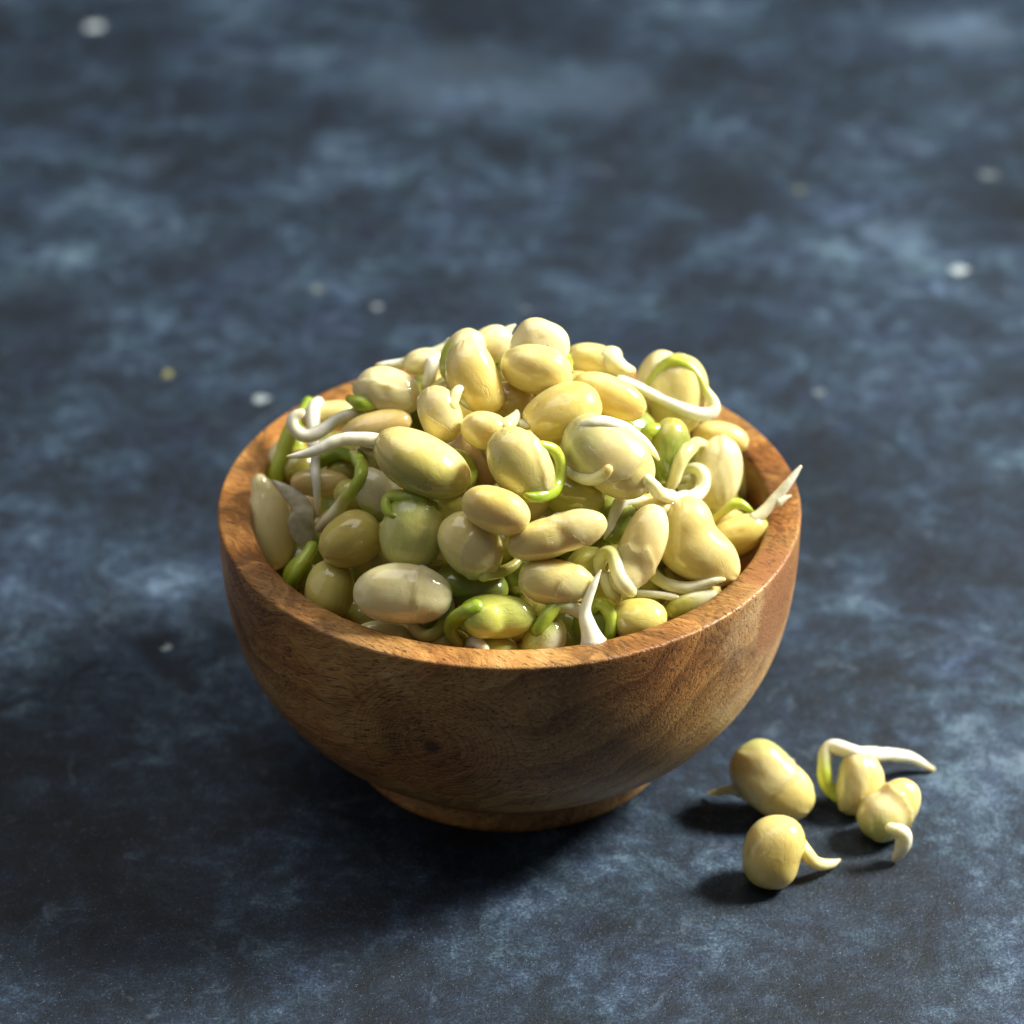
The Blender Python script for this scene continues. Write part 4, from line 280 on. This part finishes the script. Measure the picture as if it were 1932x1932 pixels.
# ---------------------------------------------------------------- wet bean flesh and roots
def bean_material():
    m, nt, p = new_mat('wet_bean_flesh'); g = G(nt)
    v = g.coord()
    oi = nt.nodes.new('ShaderNodeObjectInfo')
    rnd = g.math('MULTIPLY', oi.outputs['Random'], 37.0)
    cx = nt.nodes.new('ShaderNodeCombineXYZ'); nt.links.new(rnd, cx.inputs[0]); nt.links.new(rnd, cx.inputs[2])
    q = g.vmath('ADD', v, cx.outputs[0])
    at = g.attr('tint')
    mot = g.noise(q, 1.7, 4, .55, .4)
    c = g.mix(g.ramp(mot, [(.36, .5), (.62, 0.0)]), at.outputs['Color'], g.mix(1.0, at.outputs['Color'], (.90, .83, .55), 'MULTIPLY'))
    streak = g.noise(g.vmath('MULTIPLY', q, (1.0, 5.0, 5.0)), 1.6, 4, .6, .6)
    c = g.mix(g.ramp(streak, [(.52, 0.0), (.70, .22)]), c, g.mix(1.0, c, (1.12, 1.12, 1.25), 'MULTIPLY'))
    # vein-like lines in the seed skin
    wn = g.noise(g.vmath('MULTIPLY', q, (.45, 3.2, 3.2)), 1.5, 3, .55, .7)
    wl = g.ramp(g.math('ABSOLUTE', g.math('SUBTRACT', wn, .52)), [(.0, 1.0), (.014, 0.0)])
    wz = g.ramp(g.noise(g.vmath('ADD', q, (5, 5, 5)), 1.2, 2, .5), [(.50, 0.0), (.60, 1.0)])
    wl = g.math('MULTIPLY', wl, wz)
    c = g.mix(g.math('MULTIPLY', wl, .16), c, (.36, .26, .09))
    # dark flecks where the bean has them
    fl = g.voro(g.vmath('MULTIPLY', q, (1, 1.6, 1)), 17)
    zone = g.noise(q, 1.1, 2, .5)
    fm = g.math('MULTIPLY', g.math('MULTIPLY', g.ramp(fl, [(.12, 1.0), (.30, 0.0)]), g.ramp(zone, [(.48, 0.0), (.60, .75)])), at.outputs['Alpha'])
    c = g.mix(fm, c, (.06, .05, .02))
    nt.links.new(c, p.inputs['Base Color'])
    p.subsurface_method = 'RANDOM_WALK' if hasattr(p, 'subsurface_method') else p.subsurface_method
    p.inputs['Subsurface Weight'].default_value = .55
    p.inputs['Subsurface Radius'].default_value = (1.0, .72, .28)
    p.inputs['Subsurface Scale'].default_value = .0038
    nt.links.new(g.ramp(mot, [(.3, .42), (.7, .55)]), p.inputs['Roughness'])
    p.inputs['Specular IOR Level'].default_value = .3
    p.inputs['Coat Weight'].default_value = 1.0
    p.inputs['Coat Roughness'].default_value = .06
    p.inputs['Coat IOR'].default_value = 1.65
    h = g.math('ADD', g.math('MULTIPLY', g.noise(q, 2.2, 3, .5, .5), .7), g.math('MULTIPLY', g.noise(q, 9, 2, .5), .08))
    h = g.math('SUBTRACT', h, g.math('MULTIPLY', wl, .2))
    b = g.bump(h, .3, .0011)
    nt.links.new(b, p.inputs['Normal'])
    nt.links.new(g.bump(g.math('ADD', g.math('SUBTRACT', g.noise(q, 2.4, 2, .5, .6), g.math('MULTIPLY', wl, .15)), g.math('MULTIPLY', g.noise(g.vmath('MULTIPLY', q, (1, 4, 4)), 3.0, 2, .5), .2)), .10, .0008), p.inputs['Coat Normal'])
    return m

def root_material():
    m, nt, p = new_mat('wet_root'); g = G(nt)
    at = g.attr('tint'); v = g.coord()
    n = g.noise(v, 4.0, 3, .5)
    c = g.mix(g.ramp(n, [(.35, .25), (.6, 0.0)]), at.outputs['Color'], g.mix(1.0, at.outputs['Color'], (.92, .88, .66), 'MULTIPLY'))
    nt.links.new(c, p.inputs['Base Color'])
    p.inputs['Subsurface Weight'].default_value = .65
    p.inputs['Subsurface Radius'].default_value = (1.0, .9, .5)
    p.inputs['Subsurface Scale'].default_value = .0024
    p.inputs['Roughness'].default_value = .34
    p.inputs['Coat Weight'].default_value = .4
    p.inputs['Coat Roughness'].default_value = .08
    b = g.bump(g.noise(v, 6, 3, .5), .18, .0008)
    nt.links.new(b, p.inputs['Normal'])
    return m

def husk_material():
    m, nt, p = new_mat('clear_seed_husk'); g = G(nt)
    v = g.coord()
    n = g.noise(g.vmath('MULTIPLY', v, (1, 3, 1)), 2.2, 4, .6)
    nt.links.new(g.ramp(n, [(.3, (.36, .32, .20)), (.7, (.66, .62, .48))]), p.inputs['Base Color'])
    p.inputs['Roughness'].default_value = .22
    p.inputs['Alpha'].default_value = .8
    nt.links.new(g.bump(n, .4, .001), p.inputs['Normal'])
    return m

def skin_material():
    m, nt, p = new_mat('wet_seed_skin'); g = G(nt)
    v = g.coord()
    n = g.noise(g.vmath('MULTIPLY', v, (1, 3, 3)), 2.6, 4, .6, .5)
    nt.links.new(g.ramp(n, [(.3, (.62, .52, .22)), (.7, (.86, .82, .58))]), p.inputs['Base Color'])
    at = g.attr('tint')
    rag = g.math('ADD', at.outputs['Fac'], g.math('MULTIPLY', g.math('SUBTRACT', g.noise(v, 7, 3, .6), .5), .05))
    film = g.ramp(n, [(.3, .03), (.7, .12)])
    lip = g.ramp(rag, [(.50, .34), (.53, 0.0)])
    nt.links.new(g.math('MULTIPLY', g.ramp(rag, [(.497, 0.0), (.505, 1.0)]), g.math('ADD', film, lip)), p.inputs['Alpha'])
    p.inputs['Roughness'].default_value = .10
    p.inputs['Specular IOR Level'].default_value = .9
    nt.links.new(g.bump(n, .2, .001), p.inputs['Normal'])
    return m

def glint_material():  # glossy, nearly clear drops added as glints
    m, nt, p = new_mat('glint_water'); g = G(nt)
    p.inputs['Base Color'].default_value = (.9, .88, .7, 1)
    p.inputs['Alpha'].default_value = .10
    p.inputs['Roughness'].default_value = .05
    p.inputs['Specular IOR Level'].default_value = 1.0
    p.inputs['Coat Weight'].default_value = 1.0
    p.inputs['Coat IOR'].default_value = 1.8
    nt.links.new(g.bump(g.noise(g.coord(), 9, 2), .1, .0005), p.inputs['Normal'])
    return m
MAT_GLINT = glint_material()
MAT_SKIN = skin_material()
MAT_TABLE, MAT_WOOD, MAT_BEAN, MAT_ROOT, MAT_HUSK = table_material(), wood_material(), bean_material(), root_material(), husk_material()

# ---------------------------------------------------------------- object helpers
def link_mesh(name, verts, faces, mat, parent=None, loc=(0, 0, 0), rot=None, tint=None, smooth=True):
    me = bpy.data.meshes.new(name)
    me.from_pydata([tuple(x) for x in np.asarray(verts, float) * S], [], faces)
    me.materials.append(mat)
    if smooth: me.polygons.foreach_set('use_smooth', [True] * len(me.polygons))
    if tint is not None:
        a = me.color_attributes.new('tint', 'FLOAT_COLOR', 'POINT')
        a.data.foreach_set('color', np.asarray(tint, np.float32).ravel())
    me.update()
    o = bpy.data.objects.new(name, me); col.objects.link(o)
    if parent: o.parent = parent
    M = rot.to_4x4() if rot is not None else Matrix.Identity(4)
    M.translation = Vector(loc) * S
    o.matrix_local = M
    return o
def tag(o, label, cat, group=None):
    o['label'] = label; o['category'] = cat
    if group: o['group'] = group
def empty(name, loc):
    o = bpy.data.objects.new(name, None); col.objects.link(o); o.location = Vector(loc) * S
    o.empty_display_size = .005
    return o

# ---------------------------------------------------------------- table top
tb = link_mesh('table_top', [(-110, -70, 0), (110, -70, 0), (110, 150, 0), (-110, 150, 0)], [(0, 1, 2, 3)], MAT_TABLE, smooth=False)
tb['kind'] = 'structure'

# ---------------------------------------------------------------- bowl: lathe with a hand-turned wobble
def lathe(prof, n, wob=0.0, seed=1, closed=False):
    rs = np.random.RandomState(seed); ph = rs.rand(8) * 6.28
    th = np.arange(n) * 2 * math.pi / n
    w = sum(np.cos(k * th + ph[k]) / (k + 1) for k in range(2, 7)) * wob
    V = []
    for (r, z) in prof:
        zz = z + w * .6 * (z / RIM)
        V += [((r + w[i] * (r / 5.5)) * math.cos(th[i]), (r + w[i] * (r / 5.5)) * math.sin(th[i]), zz[i]) for i in range(n)]
    F = []
    m = len(prof)
    for j in range(m if closed else m - 1):
        k = (j + 1) % m
        for i in range(n):
            F.append((j * n + i, j * n + (i + 1) % n, k * n + (i + 1) % n, k * n + i))
    return V, F
def curve_pts(P, per):
    P = np.array(P, float); out = []
    for i in range(len(P) - 1):
        p0, p1, p2, p3 = P[max(i - 1, 0)], P[i], P[i + 1], P[min(i + 2, len(P) - 1)]
        for k in range(per):
            u = k / per
            out.append(.5 * (2 * p1 + (p2 - p0) * u + (2 * p0 - 5 * p1 + 4 * p2 - p3) * u * u + (3 * p1 - p0 - 3 * p2 + p3) * u ** 3))
    out.append(P[-1]); return [tuple(p) for p in out]
outer = curve_pts([(3.02, .40), (3.5, .70), (3.90, 1.05), (4.41, 1.5), (4.86, 2.1), (5.19, 2.8), (5.38, 3.6), (5.47, 4.5), (5.485, 5.40)], 4)
rim = [(5.478, 5.432), (5.455, 5.452), (5.42, 5.46), (5.15, 5.462), (4.98, 5.455), (4.90, 5.43), (4.855, 5.38), (4.84, 5.30)]
inner = curve_pts([(4.82, 5.1), (4.78, 4.2), (4.60, 3.3), (4.28, 2.5), (3.7, 1.75), (2.9, 1.25), (1.6, .95), (.05, .85)], 3)
bowl = empty('wooden_bowl', (0, 0, 0))
tag(bowl, 'round brown wooden bowl heaped with sprouted beans, standing on the dark blue table', 'bowl')
V, F = lathe([(2.6, .41)] + outer + rim + inner, 160, .02, 4)
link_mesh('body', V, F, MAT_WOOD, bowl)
foot = [(2.55, .44), (3.03, .44), (3.06, .40), (3.10, .28), (3.16, .14), (3.18, .06), (3.16, .015), (3.12, .0), (2.6, .0), (2.5, .06), (2.4, .3)]
V, F = lathe(foot, 128, .01, 9)
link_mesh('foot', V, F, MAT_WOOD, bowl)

# ---------------------------------------------------------------- beans
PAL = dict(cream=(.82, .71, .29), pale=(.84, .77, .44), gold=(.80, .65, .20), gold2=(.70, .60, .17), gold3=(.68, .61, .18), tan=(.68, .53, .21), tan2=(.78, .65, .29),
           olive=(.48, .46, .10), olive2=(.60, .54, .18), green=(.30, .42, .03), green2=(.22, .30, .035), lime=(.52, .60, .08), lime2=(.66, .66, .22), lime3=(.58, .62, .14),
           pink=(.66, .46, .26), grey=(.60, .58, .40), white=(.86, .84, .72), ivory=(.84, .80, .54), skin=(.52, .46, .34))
def sstep(a, b, x):
    t = np.clip((x - a) / (b - a + 1e-9), 0, 1); return t * t * (3 - 2 * t)
def bean_mesh(ax, lobes=(), dents=(), bend=0, taper=0, waist=None, seam=0, seamdir=1, skin=None, g=None, colr='cream', speck=0, seed=0, nu=46, nv=56):
    a, b, c = ax
    rs = np.random.RandomState(seed)
    th = np.linspace(0, math.pi, nu + 1); ph = np.arange(nv) * 2 * math.pi / nv
    T, P = np.meshgrid(th[1:-1], ph, indexing='ij')
    D = np.stack([a * np.cos(T), b * np.sin(T) * np.cos(P), c * np.sin(T) * np.sin(P)], -1).reshape(-1, 3)
    D = np.vstack([[a, 0, 0], D, [-a, 0, 0]])
    D /= np.linalg.norm(D, axis=1)[:, None]
    L = [(np.zeros(3), np.array(ax))] + [(np.array(l[:3]), np.array(l[3:])) for l in lobes]
    k = 16.0 / b
    def f(p):
        acc = 0
        for o, e in L:
            q = np.abs((p - o) / e)
            acc = acc + np.exp(-k * ((q ** 2.15).sum(1) ** (1 / 2.15) - 1) * e.min())
        return -np.log(acc) / k
    lo = np.full(len(D), .1 * c); hi = np.full(len(D), 2.6 * a)
    for _ in range(26):
        mid = (lo + hi) / 2; s = f(D * mid[:, None]) < 0
        lo = np.where(s, mid, lo); hi = np.where(s, hi, mid)
    R = (lo + hi) / 2
    Nn = D * R[:, None] / np.array([a, b, c])          # normalised position
    lum = 0
    for i in range(7):
        w = rs.randn(3) * (1.2 + .55 * i); lum = lum + np.sin(Nn @ w + rs.rand() * 6.28) / (1 + .8 * i)
    R = R * (1 + .016 * lum)
    az = np.arctan2(Nn[:, 2], Nn[:, 1])
    endw = sstep(.62, .97, np.abs(Nn[:, 0])) * sstep(.02, .3, np.hypot(Nn[:, 1], Nn[:, 2]))
    R = R + b * .010 * endw * np.sin((6 + rs.randint(5)) * az + 2.2 * lum) * rs.uniform(.3, 1.4)
    cre = Nn @ (rs.randn(3) * np.array([.5, 1.3, 1.3])) + .25 * lum
    R = R - b * rs.uniform(0, .022) * np.exp(-((cre - rs.uniform(-.5, .5)) / .045) ** 2) * sstep(-.2, .5, Nn @ rs.randn(3))
    for (dd, depth, wd) in dents:
        dd = np.array(dd, float); dd /= np.linalg.norm(dd)
        R = R - depth * np.exp(-((1 - D @ dd) / (wd * wd)) * 1.0)
    if seam:
        gr = np.exp(-(Nn[:, 2] / .07) ** 2) * sstep(-.1, .5, seamdir * Nn[:, 1])
        R = R - seam * .06 * b * gr
    tin = np.tile(np.array(PAL[colr] + (speck,), float), (len(D), 1))
    if colr in ('lime3', 'green', 'green2', 'olive', 'lime2', 'olive2'):
        w = (sstep(-.5, 1.3, sum(np.sin(Nn @ (rs.randn(3) * 3.2) + rs.rand() * 6) for _ in range(3)) * .7) * .5)[:, None]
        tin[:, :3] = tin[:, :3] * (1 - w) + (tin[:, :3] * .5 + np.array(PAL['gold3']) * .5) * w
    if g:
        dd = np.array(g[:3], float); dd /= np.linalg.norm(dd)
        w = sstep(g[3], g[4], Nn @ dd + .08 * lum)[:, None]
        tin[:, :3] = tin[:, :3] * (1 - w) + np.array(PAL[g[5]]) * w
    hd = np.array([rs.uniform(-.3, .3), rs.uniform(.3, 1), rs.uniform(-.2, .9)]); hd /= np.linalg.norm(hd)
    hq = D - hd; he = np.exp(-((hq[:, 0] / .26) ** 2 + (hq[:, 1:] ** 2).sum(1) / .012)) * (D @ hd > 0)
    R = R - b * .03 * he
    tin[:, :3] = tin[:, :3] * (1 - .45 * he[:, None]) + np.array((.50, .36, .13)) * .45 * he[:, None]
    shell = None
    if skin:
        dd = np.array(skin[:3], float); dd /= np.linalg.norm(dd)
        wob = sum(np.sin(Nn @ (rs.randn(3) * (2 + 2 * i)) + rs.rand() * 6) / (1 + i) for i in range(4)) * skin[5]
        q = Nn @ dd + wob
        w = sstep(skin[3] - .035, skin[3] + .035, q)
        fold = np.sin(Nn @ (rs.randn(3) * 5) + 2 * lum) * .25
        R = R + skin[4] * w * (1 + fold) + skin[4] * .8 * np.exp(-((q - skin[3]) / .05) ** 2)
        ww = (w * (.12 if 'lime' in colr else .34))[:, None]
        tin[:, :3] = tin[:, :3] * (1 - ww) + np.array((.74, .70, .46)) * ww
        e = (np.exp(-((q - skin[3] + .06) / .035) ** 2) * .25)[:, None]
        tin[:, :3] = tin[:, :3] * (1 - e) + np.array((.50, .38, .14)) * e
    if skin:
        edge = np.exp(-np.clip(q - skin[3], 0, 9) / .10)
        shell = (q > skin[3] - .08, R + skin[4] * (.35 + .9 * edge * (.6 + .6 * np.sin(5 * az + 3 * lum))), q - skin[3])
    p = D * R[:, None]
    if shell: p = np.vstack([p, D * shell[1][:, None]])
    x = p[:, 0] / a
    sc = 1 + taper * x
    if waist: sc = sc * (1 - waist[1] * np.exp(-((x - waist[0]) / waist[2]) ** 2))
    p[:, 1] *= sc; p[:, 2] *= sc
    p[:, 1] += bend * b * 2 * (x * x - .4)
    n = len(D) - 1
    F = []
    for j in range(nv): F.append((0, 1 + j, 1 + (j + 1) % nv))
    for i in range(nu - 2):
        for j in range(nv):
            A, B_ = 1 + i * nv + j, 1 + i * nv + (j + 1) % nv
            F.append((A, A + nv, B_ + nv, B_))
    o = 1 + (nu - 2) * nv
    for j in range(nv): F.append((o + j, n, o + (j + 1) % nv))
    if shell: LAST_SHELL.append((p[n + 1:], shell[2], [f_ for f_ in F if all(shell[0][i] for i in f_)]))
    return p[:n + 1], F, tin
LAST_SHELL = []
def root_mesh(pts, rad, cols, origin, seed=0, n=18, taperless=False):
    P = np.array(pts, float) - np.array(origin); r = np.array(rad)
    rs = np.random.RandomState(seed)
    m = len(P)
    # resample for smoothness
    d = np.r_[0, np.cumsum(np.linalg.norm(np.diff(P, axis=0), axis=1))]
    M = max(m * 2, 16); t = np.linspace(0, d[-1], M)
    P = np.stack([np.interp(t, d, P[:, k]) for k in range(3)], 1); r = np.interp(t, d, r)
    for _ in range(10):
        P[1:-1] = (P[:-2] + 2 * P[1:-1] + P[2:]) / 4; r[1:-1] = (r[:-2] + 2 * r[1:-1] + r[2:]) / 4
    r = r * (1 + .28 * np.exp(-t / .10)) if not taperless else r
    r = r * (1 + .03 * np.sin(t * 7 + rs.rand() * 6) + .015 * np.sin(t * 19 + rs.rand() * 6))
    P = P + (np.sin(t[:, None] * np.array([7.1, 8.3, 6.2]) + rs.rand(3) * 6) * .09 + np.sin(t[:, None] * np.array([13., 16., 11.]) + rs.rand(3) * 6) * .015) * r.mean()
    T = np.gradient(P, axis=0); T /= np.linalg.norm(T, axis=1)[:, None] + 1e-9
    nrm = np.cross(T[0], [.3, .5, .8]); nrm /= np.linalg.norm(nrm)
    V, tin, F = [], [], []
    brown = rs.uniform(0, .9); sst = lambda u: max(0, (u - .93) / .07)
    cp = [c[0] for c in cols]; cc = np.array([PAL[c[1]] for c in cols])
    # rounded caps: extra rings at both ends
    rings = []
    for e in (0.98, .8, .45): rings.append((P[0] - T[0] * r[0] * e * .9, T[0], r[0] * math.sqrt(max(1 - e * e, .02)), 0))
    for i in range(M): rings.append((P[i], T[i], r[i], t[i] / d[-1]))
    for e in (.45, .8, .98): rings.append((P[-1] + T[-1] * r[-1] * e * 1.2, T[-1], r[-1] * math.sqrt(max(1 - e * e, .02)), 1))
    for (q, tt, rr, u) in rings:
        nrm = nrm - tt * (nrm @ tt); nrm /= np.linalg.norm(nrm); bn = np.cross(tt, nrm)
        c = [np.interp(u, cp, cc[:, k]) * (1 - brown * sst(u) * (.25, .42, .7)[k]) for k in range(3)] + [0]
        for j in range(n):
            an = 2 * math.pi * j / n
            V.append(q + rr * (math.cos(an) * nrm + math.sin(an) * bn)); tin.append(c)
    K = len(rings)
    for i in range(K - 1):
        for j in range(n):
            F.append((i * n + j, i * n + (j + 1) % n, (i + 1) * n + (j + 1) % n, (i + 1) * n + j))
    F.append(tuple(range(n - 1, -1, -1))); F.append(tuple((K - 1) * n + j for j in range(n)))
    return V, F, tin
def glint_drops(parent, V, F, M, count, seed):  # small drops added to give the wet beans extra glints
    rs = np.random.RandomState(seed)
    V = np.asarray(V); Mw = np.array(M)
    fa = np.array([f for f in F if len(f) == 4])
    e1 = V[fa[:, 1]] - V[fa[:, 0]]; e2 = V[fa[:, 3]] - V[fa[:, 0]]
    n = np.cross(e1, e2); n /= np.linalg.norm(n, axis=1)[:, None] + 1e-9
    c = V[fa].mean(1)
    n *= np.sign((n * c).sum(1))[:, None]
    want = np.array([.35, -.45, .8])
    ok = np.where((n @ Mw.T) @ want > .62)[0]
    if not len(ok): return
    vs, fs = [], []
    for _ in range(count):
        i = ok[rs.randint(len(ok))]; r = rs.uniform(.022, .05); nn = n[i]
        t1 = np.cross(nn, [.3, .7, .2]); t1 /= np.linalg.norm(t1); t2 = np.cross(nn, t1)
        st = rs.uniform(1, 2.2); base = len(vs)
        for k in range(4):
            el = k / 3 * math.pi / 2
            for j in range(10):
                a = 2 * math.pi * j / 10
                vs.append(c[i] + (t1 * math.cos(a) * st + t2 * math.sin(a)) * r * math.cos(el * .97) + nn * (r * .5 * math.sin(el) - .004))
        for k in range(3):
            for j in range(10):
                fs.append((base + k * 10 + j, base + k * 10 + (j + 1) % 10, base + k * 10 + 10 + (j + 1) % 10, base + k * 10 + 10 + j))
        fs.append(tuple(base + 30 + j for j in range(10)))
    o = link_mesh('glint_drops', vs, fs, MAT_GLINT, parent, (0, 0, 0), M if parent.type == 'EMPTY' else None)
    o['kind'] = 'stuff'
def mat3(m): return Matrix((m[0:3], m[3:6], m[6:9]))

for k, b in enumerate(BEANS):
    grp = 'loose sprouted beans on the table' if b.get('table') else 'sprouted beans heaped in the bowl'
    roots = b.get('roots', []); C = b['C']
    if b['id'] == 'b24':
        V, F, tin = root_mesh(*roots[0], C, seed=k)
        o = link_mesh('bean_sprout', V, F, MAT_ROOT, None, C, tint=tin)
        tag(o, b['label'], 'sprout'); continue
    LAST_SHELL.clear()
    V, F, tin = bean_mesh(b['ax'], b.get('lobes', ()), b.get('dents', ()), b.get('bend', 0), b.get('taper', 0), b.get('waist'), b.get('seam', 0), b.get('seamdir', 1),
                          b.get('skin'), b.get('g'), b['col'], b.get('speck', 0), seed=k + 3)
    if b.get('table'):
        low = (np.array(V) @ np.array(mat3(b['M'])).T)[:, 2].min() + C[2]
        C = (C[0], C[1], C[2] - low + .005)
    shell = LAST_SHELL[0] if LAST_SHELL else None
    if not roots and 'b2' not in b and not shell:
        o = link_mesh('bean', V, F, MAT_BEAN, None, C, mat3(b['M']), tin)
        tag(o, b['label'], 'bean', grp)
        glint_drops(o, V, F, mat3(b['M']), 2, k + 50); continue
    t = empty('bean_sprout' if b.get('sprout') else ('sprouted_bean' if roots else 'bean'), C)
    tag(t, b['label'], 'sprout' if b.get('sprout') else 'bean', grp)
    two = 'b2' in b
    link_mesh('seed_half' if two else 'seed', V, F, MAT_BEAN, t, (0, 0, 0), mat3(b['M']), tin)
    if shell:
        used = sorted({i for f_ in shell[2] for i in f_}); ix = {v_: i for i, v_ in enumerate(used)}
        so = link_mesh('seed_skin', shell[0][used], [tuple(ix[i] for i in f_) for f_ in shell[2]], MAT_SKIN, t, (0, 0, 0), mat3(b['M']),
                       tint=[(w_, w_, w_, 1) for w_ in np.clip(shell[1][used] + .5, 0, 1)])
        so.modifiers.new('thickness', 'SOLIDIFY').thickness = .006 * S
    if not b.get('sprout'): glint_drops(t, V, F, mat3(b['M']), 2, k + 50)
    if two:
        q = b['b2']
        V, F, tin = bean_mesh(q['ax'], q['lobes'], colr=q['col'], seed=k + 90)
        link_mesh('seed_half', V, F, MAT_BEAN, t, tuple(np.array(q['C']) - np.array(C)), mat3(q['M']), tin)
    for i, r in enumerate(roots):
        V, F, tin = root_mesh(*r, C, seed=k * 7 + i)
        nm = 'bud' if (b.get('wedge') and i == len(roots) - 1) else ('root' if r[2][-1][1] in ('white', 'ivory') else 'stem')
        link_mesh(nm, V, F, MAT_ROOT, t, tint=tin)

# buried layer that shows in the gaps of the heap
protos = []
for i, cn in enumerate(('olive', 'tan', 'green2', 'gold2', 'olive')):
    V, F, tin = bean_mesh((.70, .52, .46), colr=cn, seed=200 + i, nu=20, nv=24)
    o = link_mesh('bean', V, F, MAT_BEAN, tint=tin); protos.append(o)
first = set()
for i, (x, y, z, s, ra, rb, rc, kind) in enumerate(FILL):
    if kind in first: o = protos[kind].copy(); col.objects.link(o)
    else: o = protos[kind]; first.add(kind)
    o.location = (x * S, y * S, z * S); o.rotation_euler = (ra, rb, rc); o.scale = (s / .52,) * 3
    hue = ('olive', 'tan', 'dark green', 'golden', 'olive')[kind]
    side = 'in the middle' if math.hypot(x, y) < 1.7 else ('at the ' + ('front ' if y < -1.2 else ('back ' if y > 1.2 else '')) + ('left' if x < 0 else 'right'))
    tag(o, '%s bean buried in a dark gap %s of the heap' % (hue, side), 'bean', 'beans buried beneath the top layer')
for k_ in range(len(protos)):
    if k_ not in first: bpy.data.objects.remove(protos[k_])

# loose translucent seed husk at the left wall
P = np.array(SKIN, float); ctr = P.mean(0); n = len(P)
toc = np.array(cN)
V, F = [ctr * 0 + toc * .10], []
rings = [.34, .67, 1.0]
for q, lift in zip(rings, (.085, .045, -.03)):
    for p in P: V.append((p - ctr) * q + toc * lift)
for j in range(n): F.append((0, 1 + j, 1 + (j + 1) % n))
for i in range(2):
    for j in range(n):
        F.append((1 + i * n + j, 1 + (i + 1) * n + j, 1 + (i + 1) * n + (j + 1) % n, 1 + i * n + (j + 1) % n))
hk = link_mesh('seed_husk', V, F, MAT_HUSK, None, tuple(ctr))
md = hk.modifiers.new('thickness', 'SOLIDIFY'); md.thickness = .012 * S; md.offset = 0
sb = hk.modifiers.new('smooth', 'SUBSURF'); sb.levels = sb.render_levels = 1
tag(hk, 'grey translucent shed bean skin beside the tall bean at the left wall', 'husk')
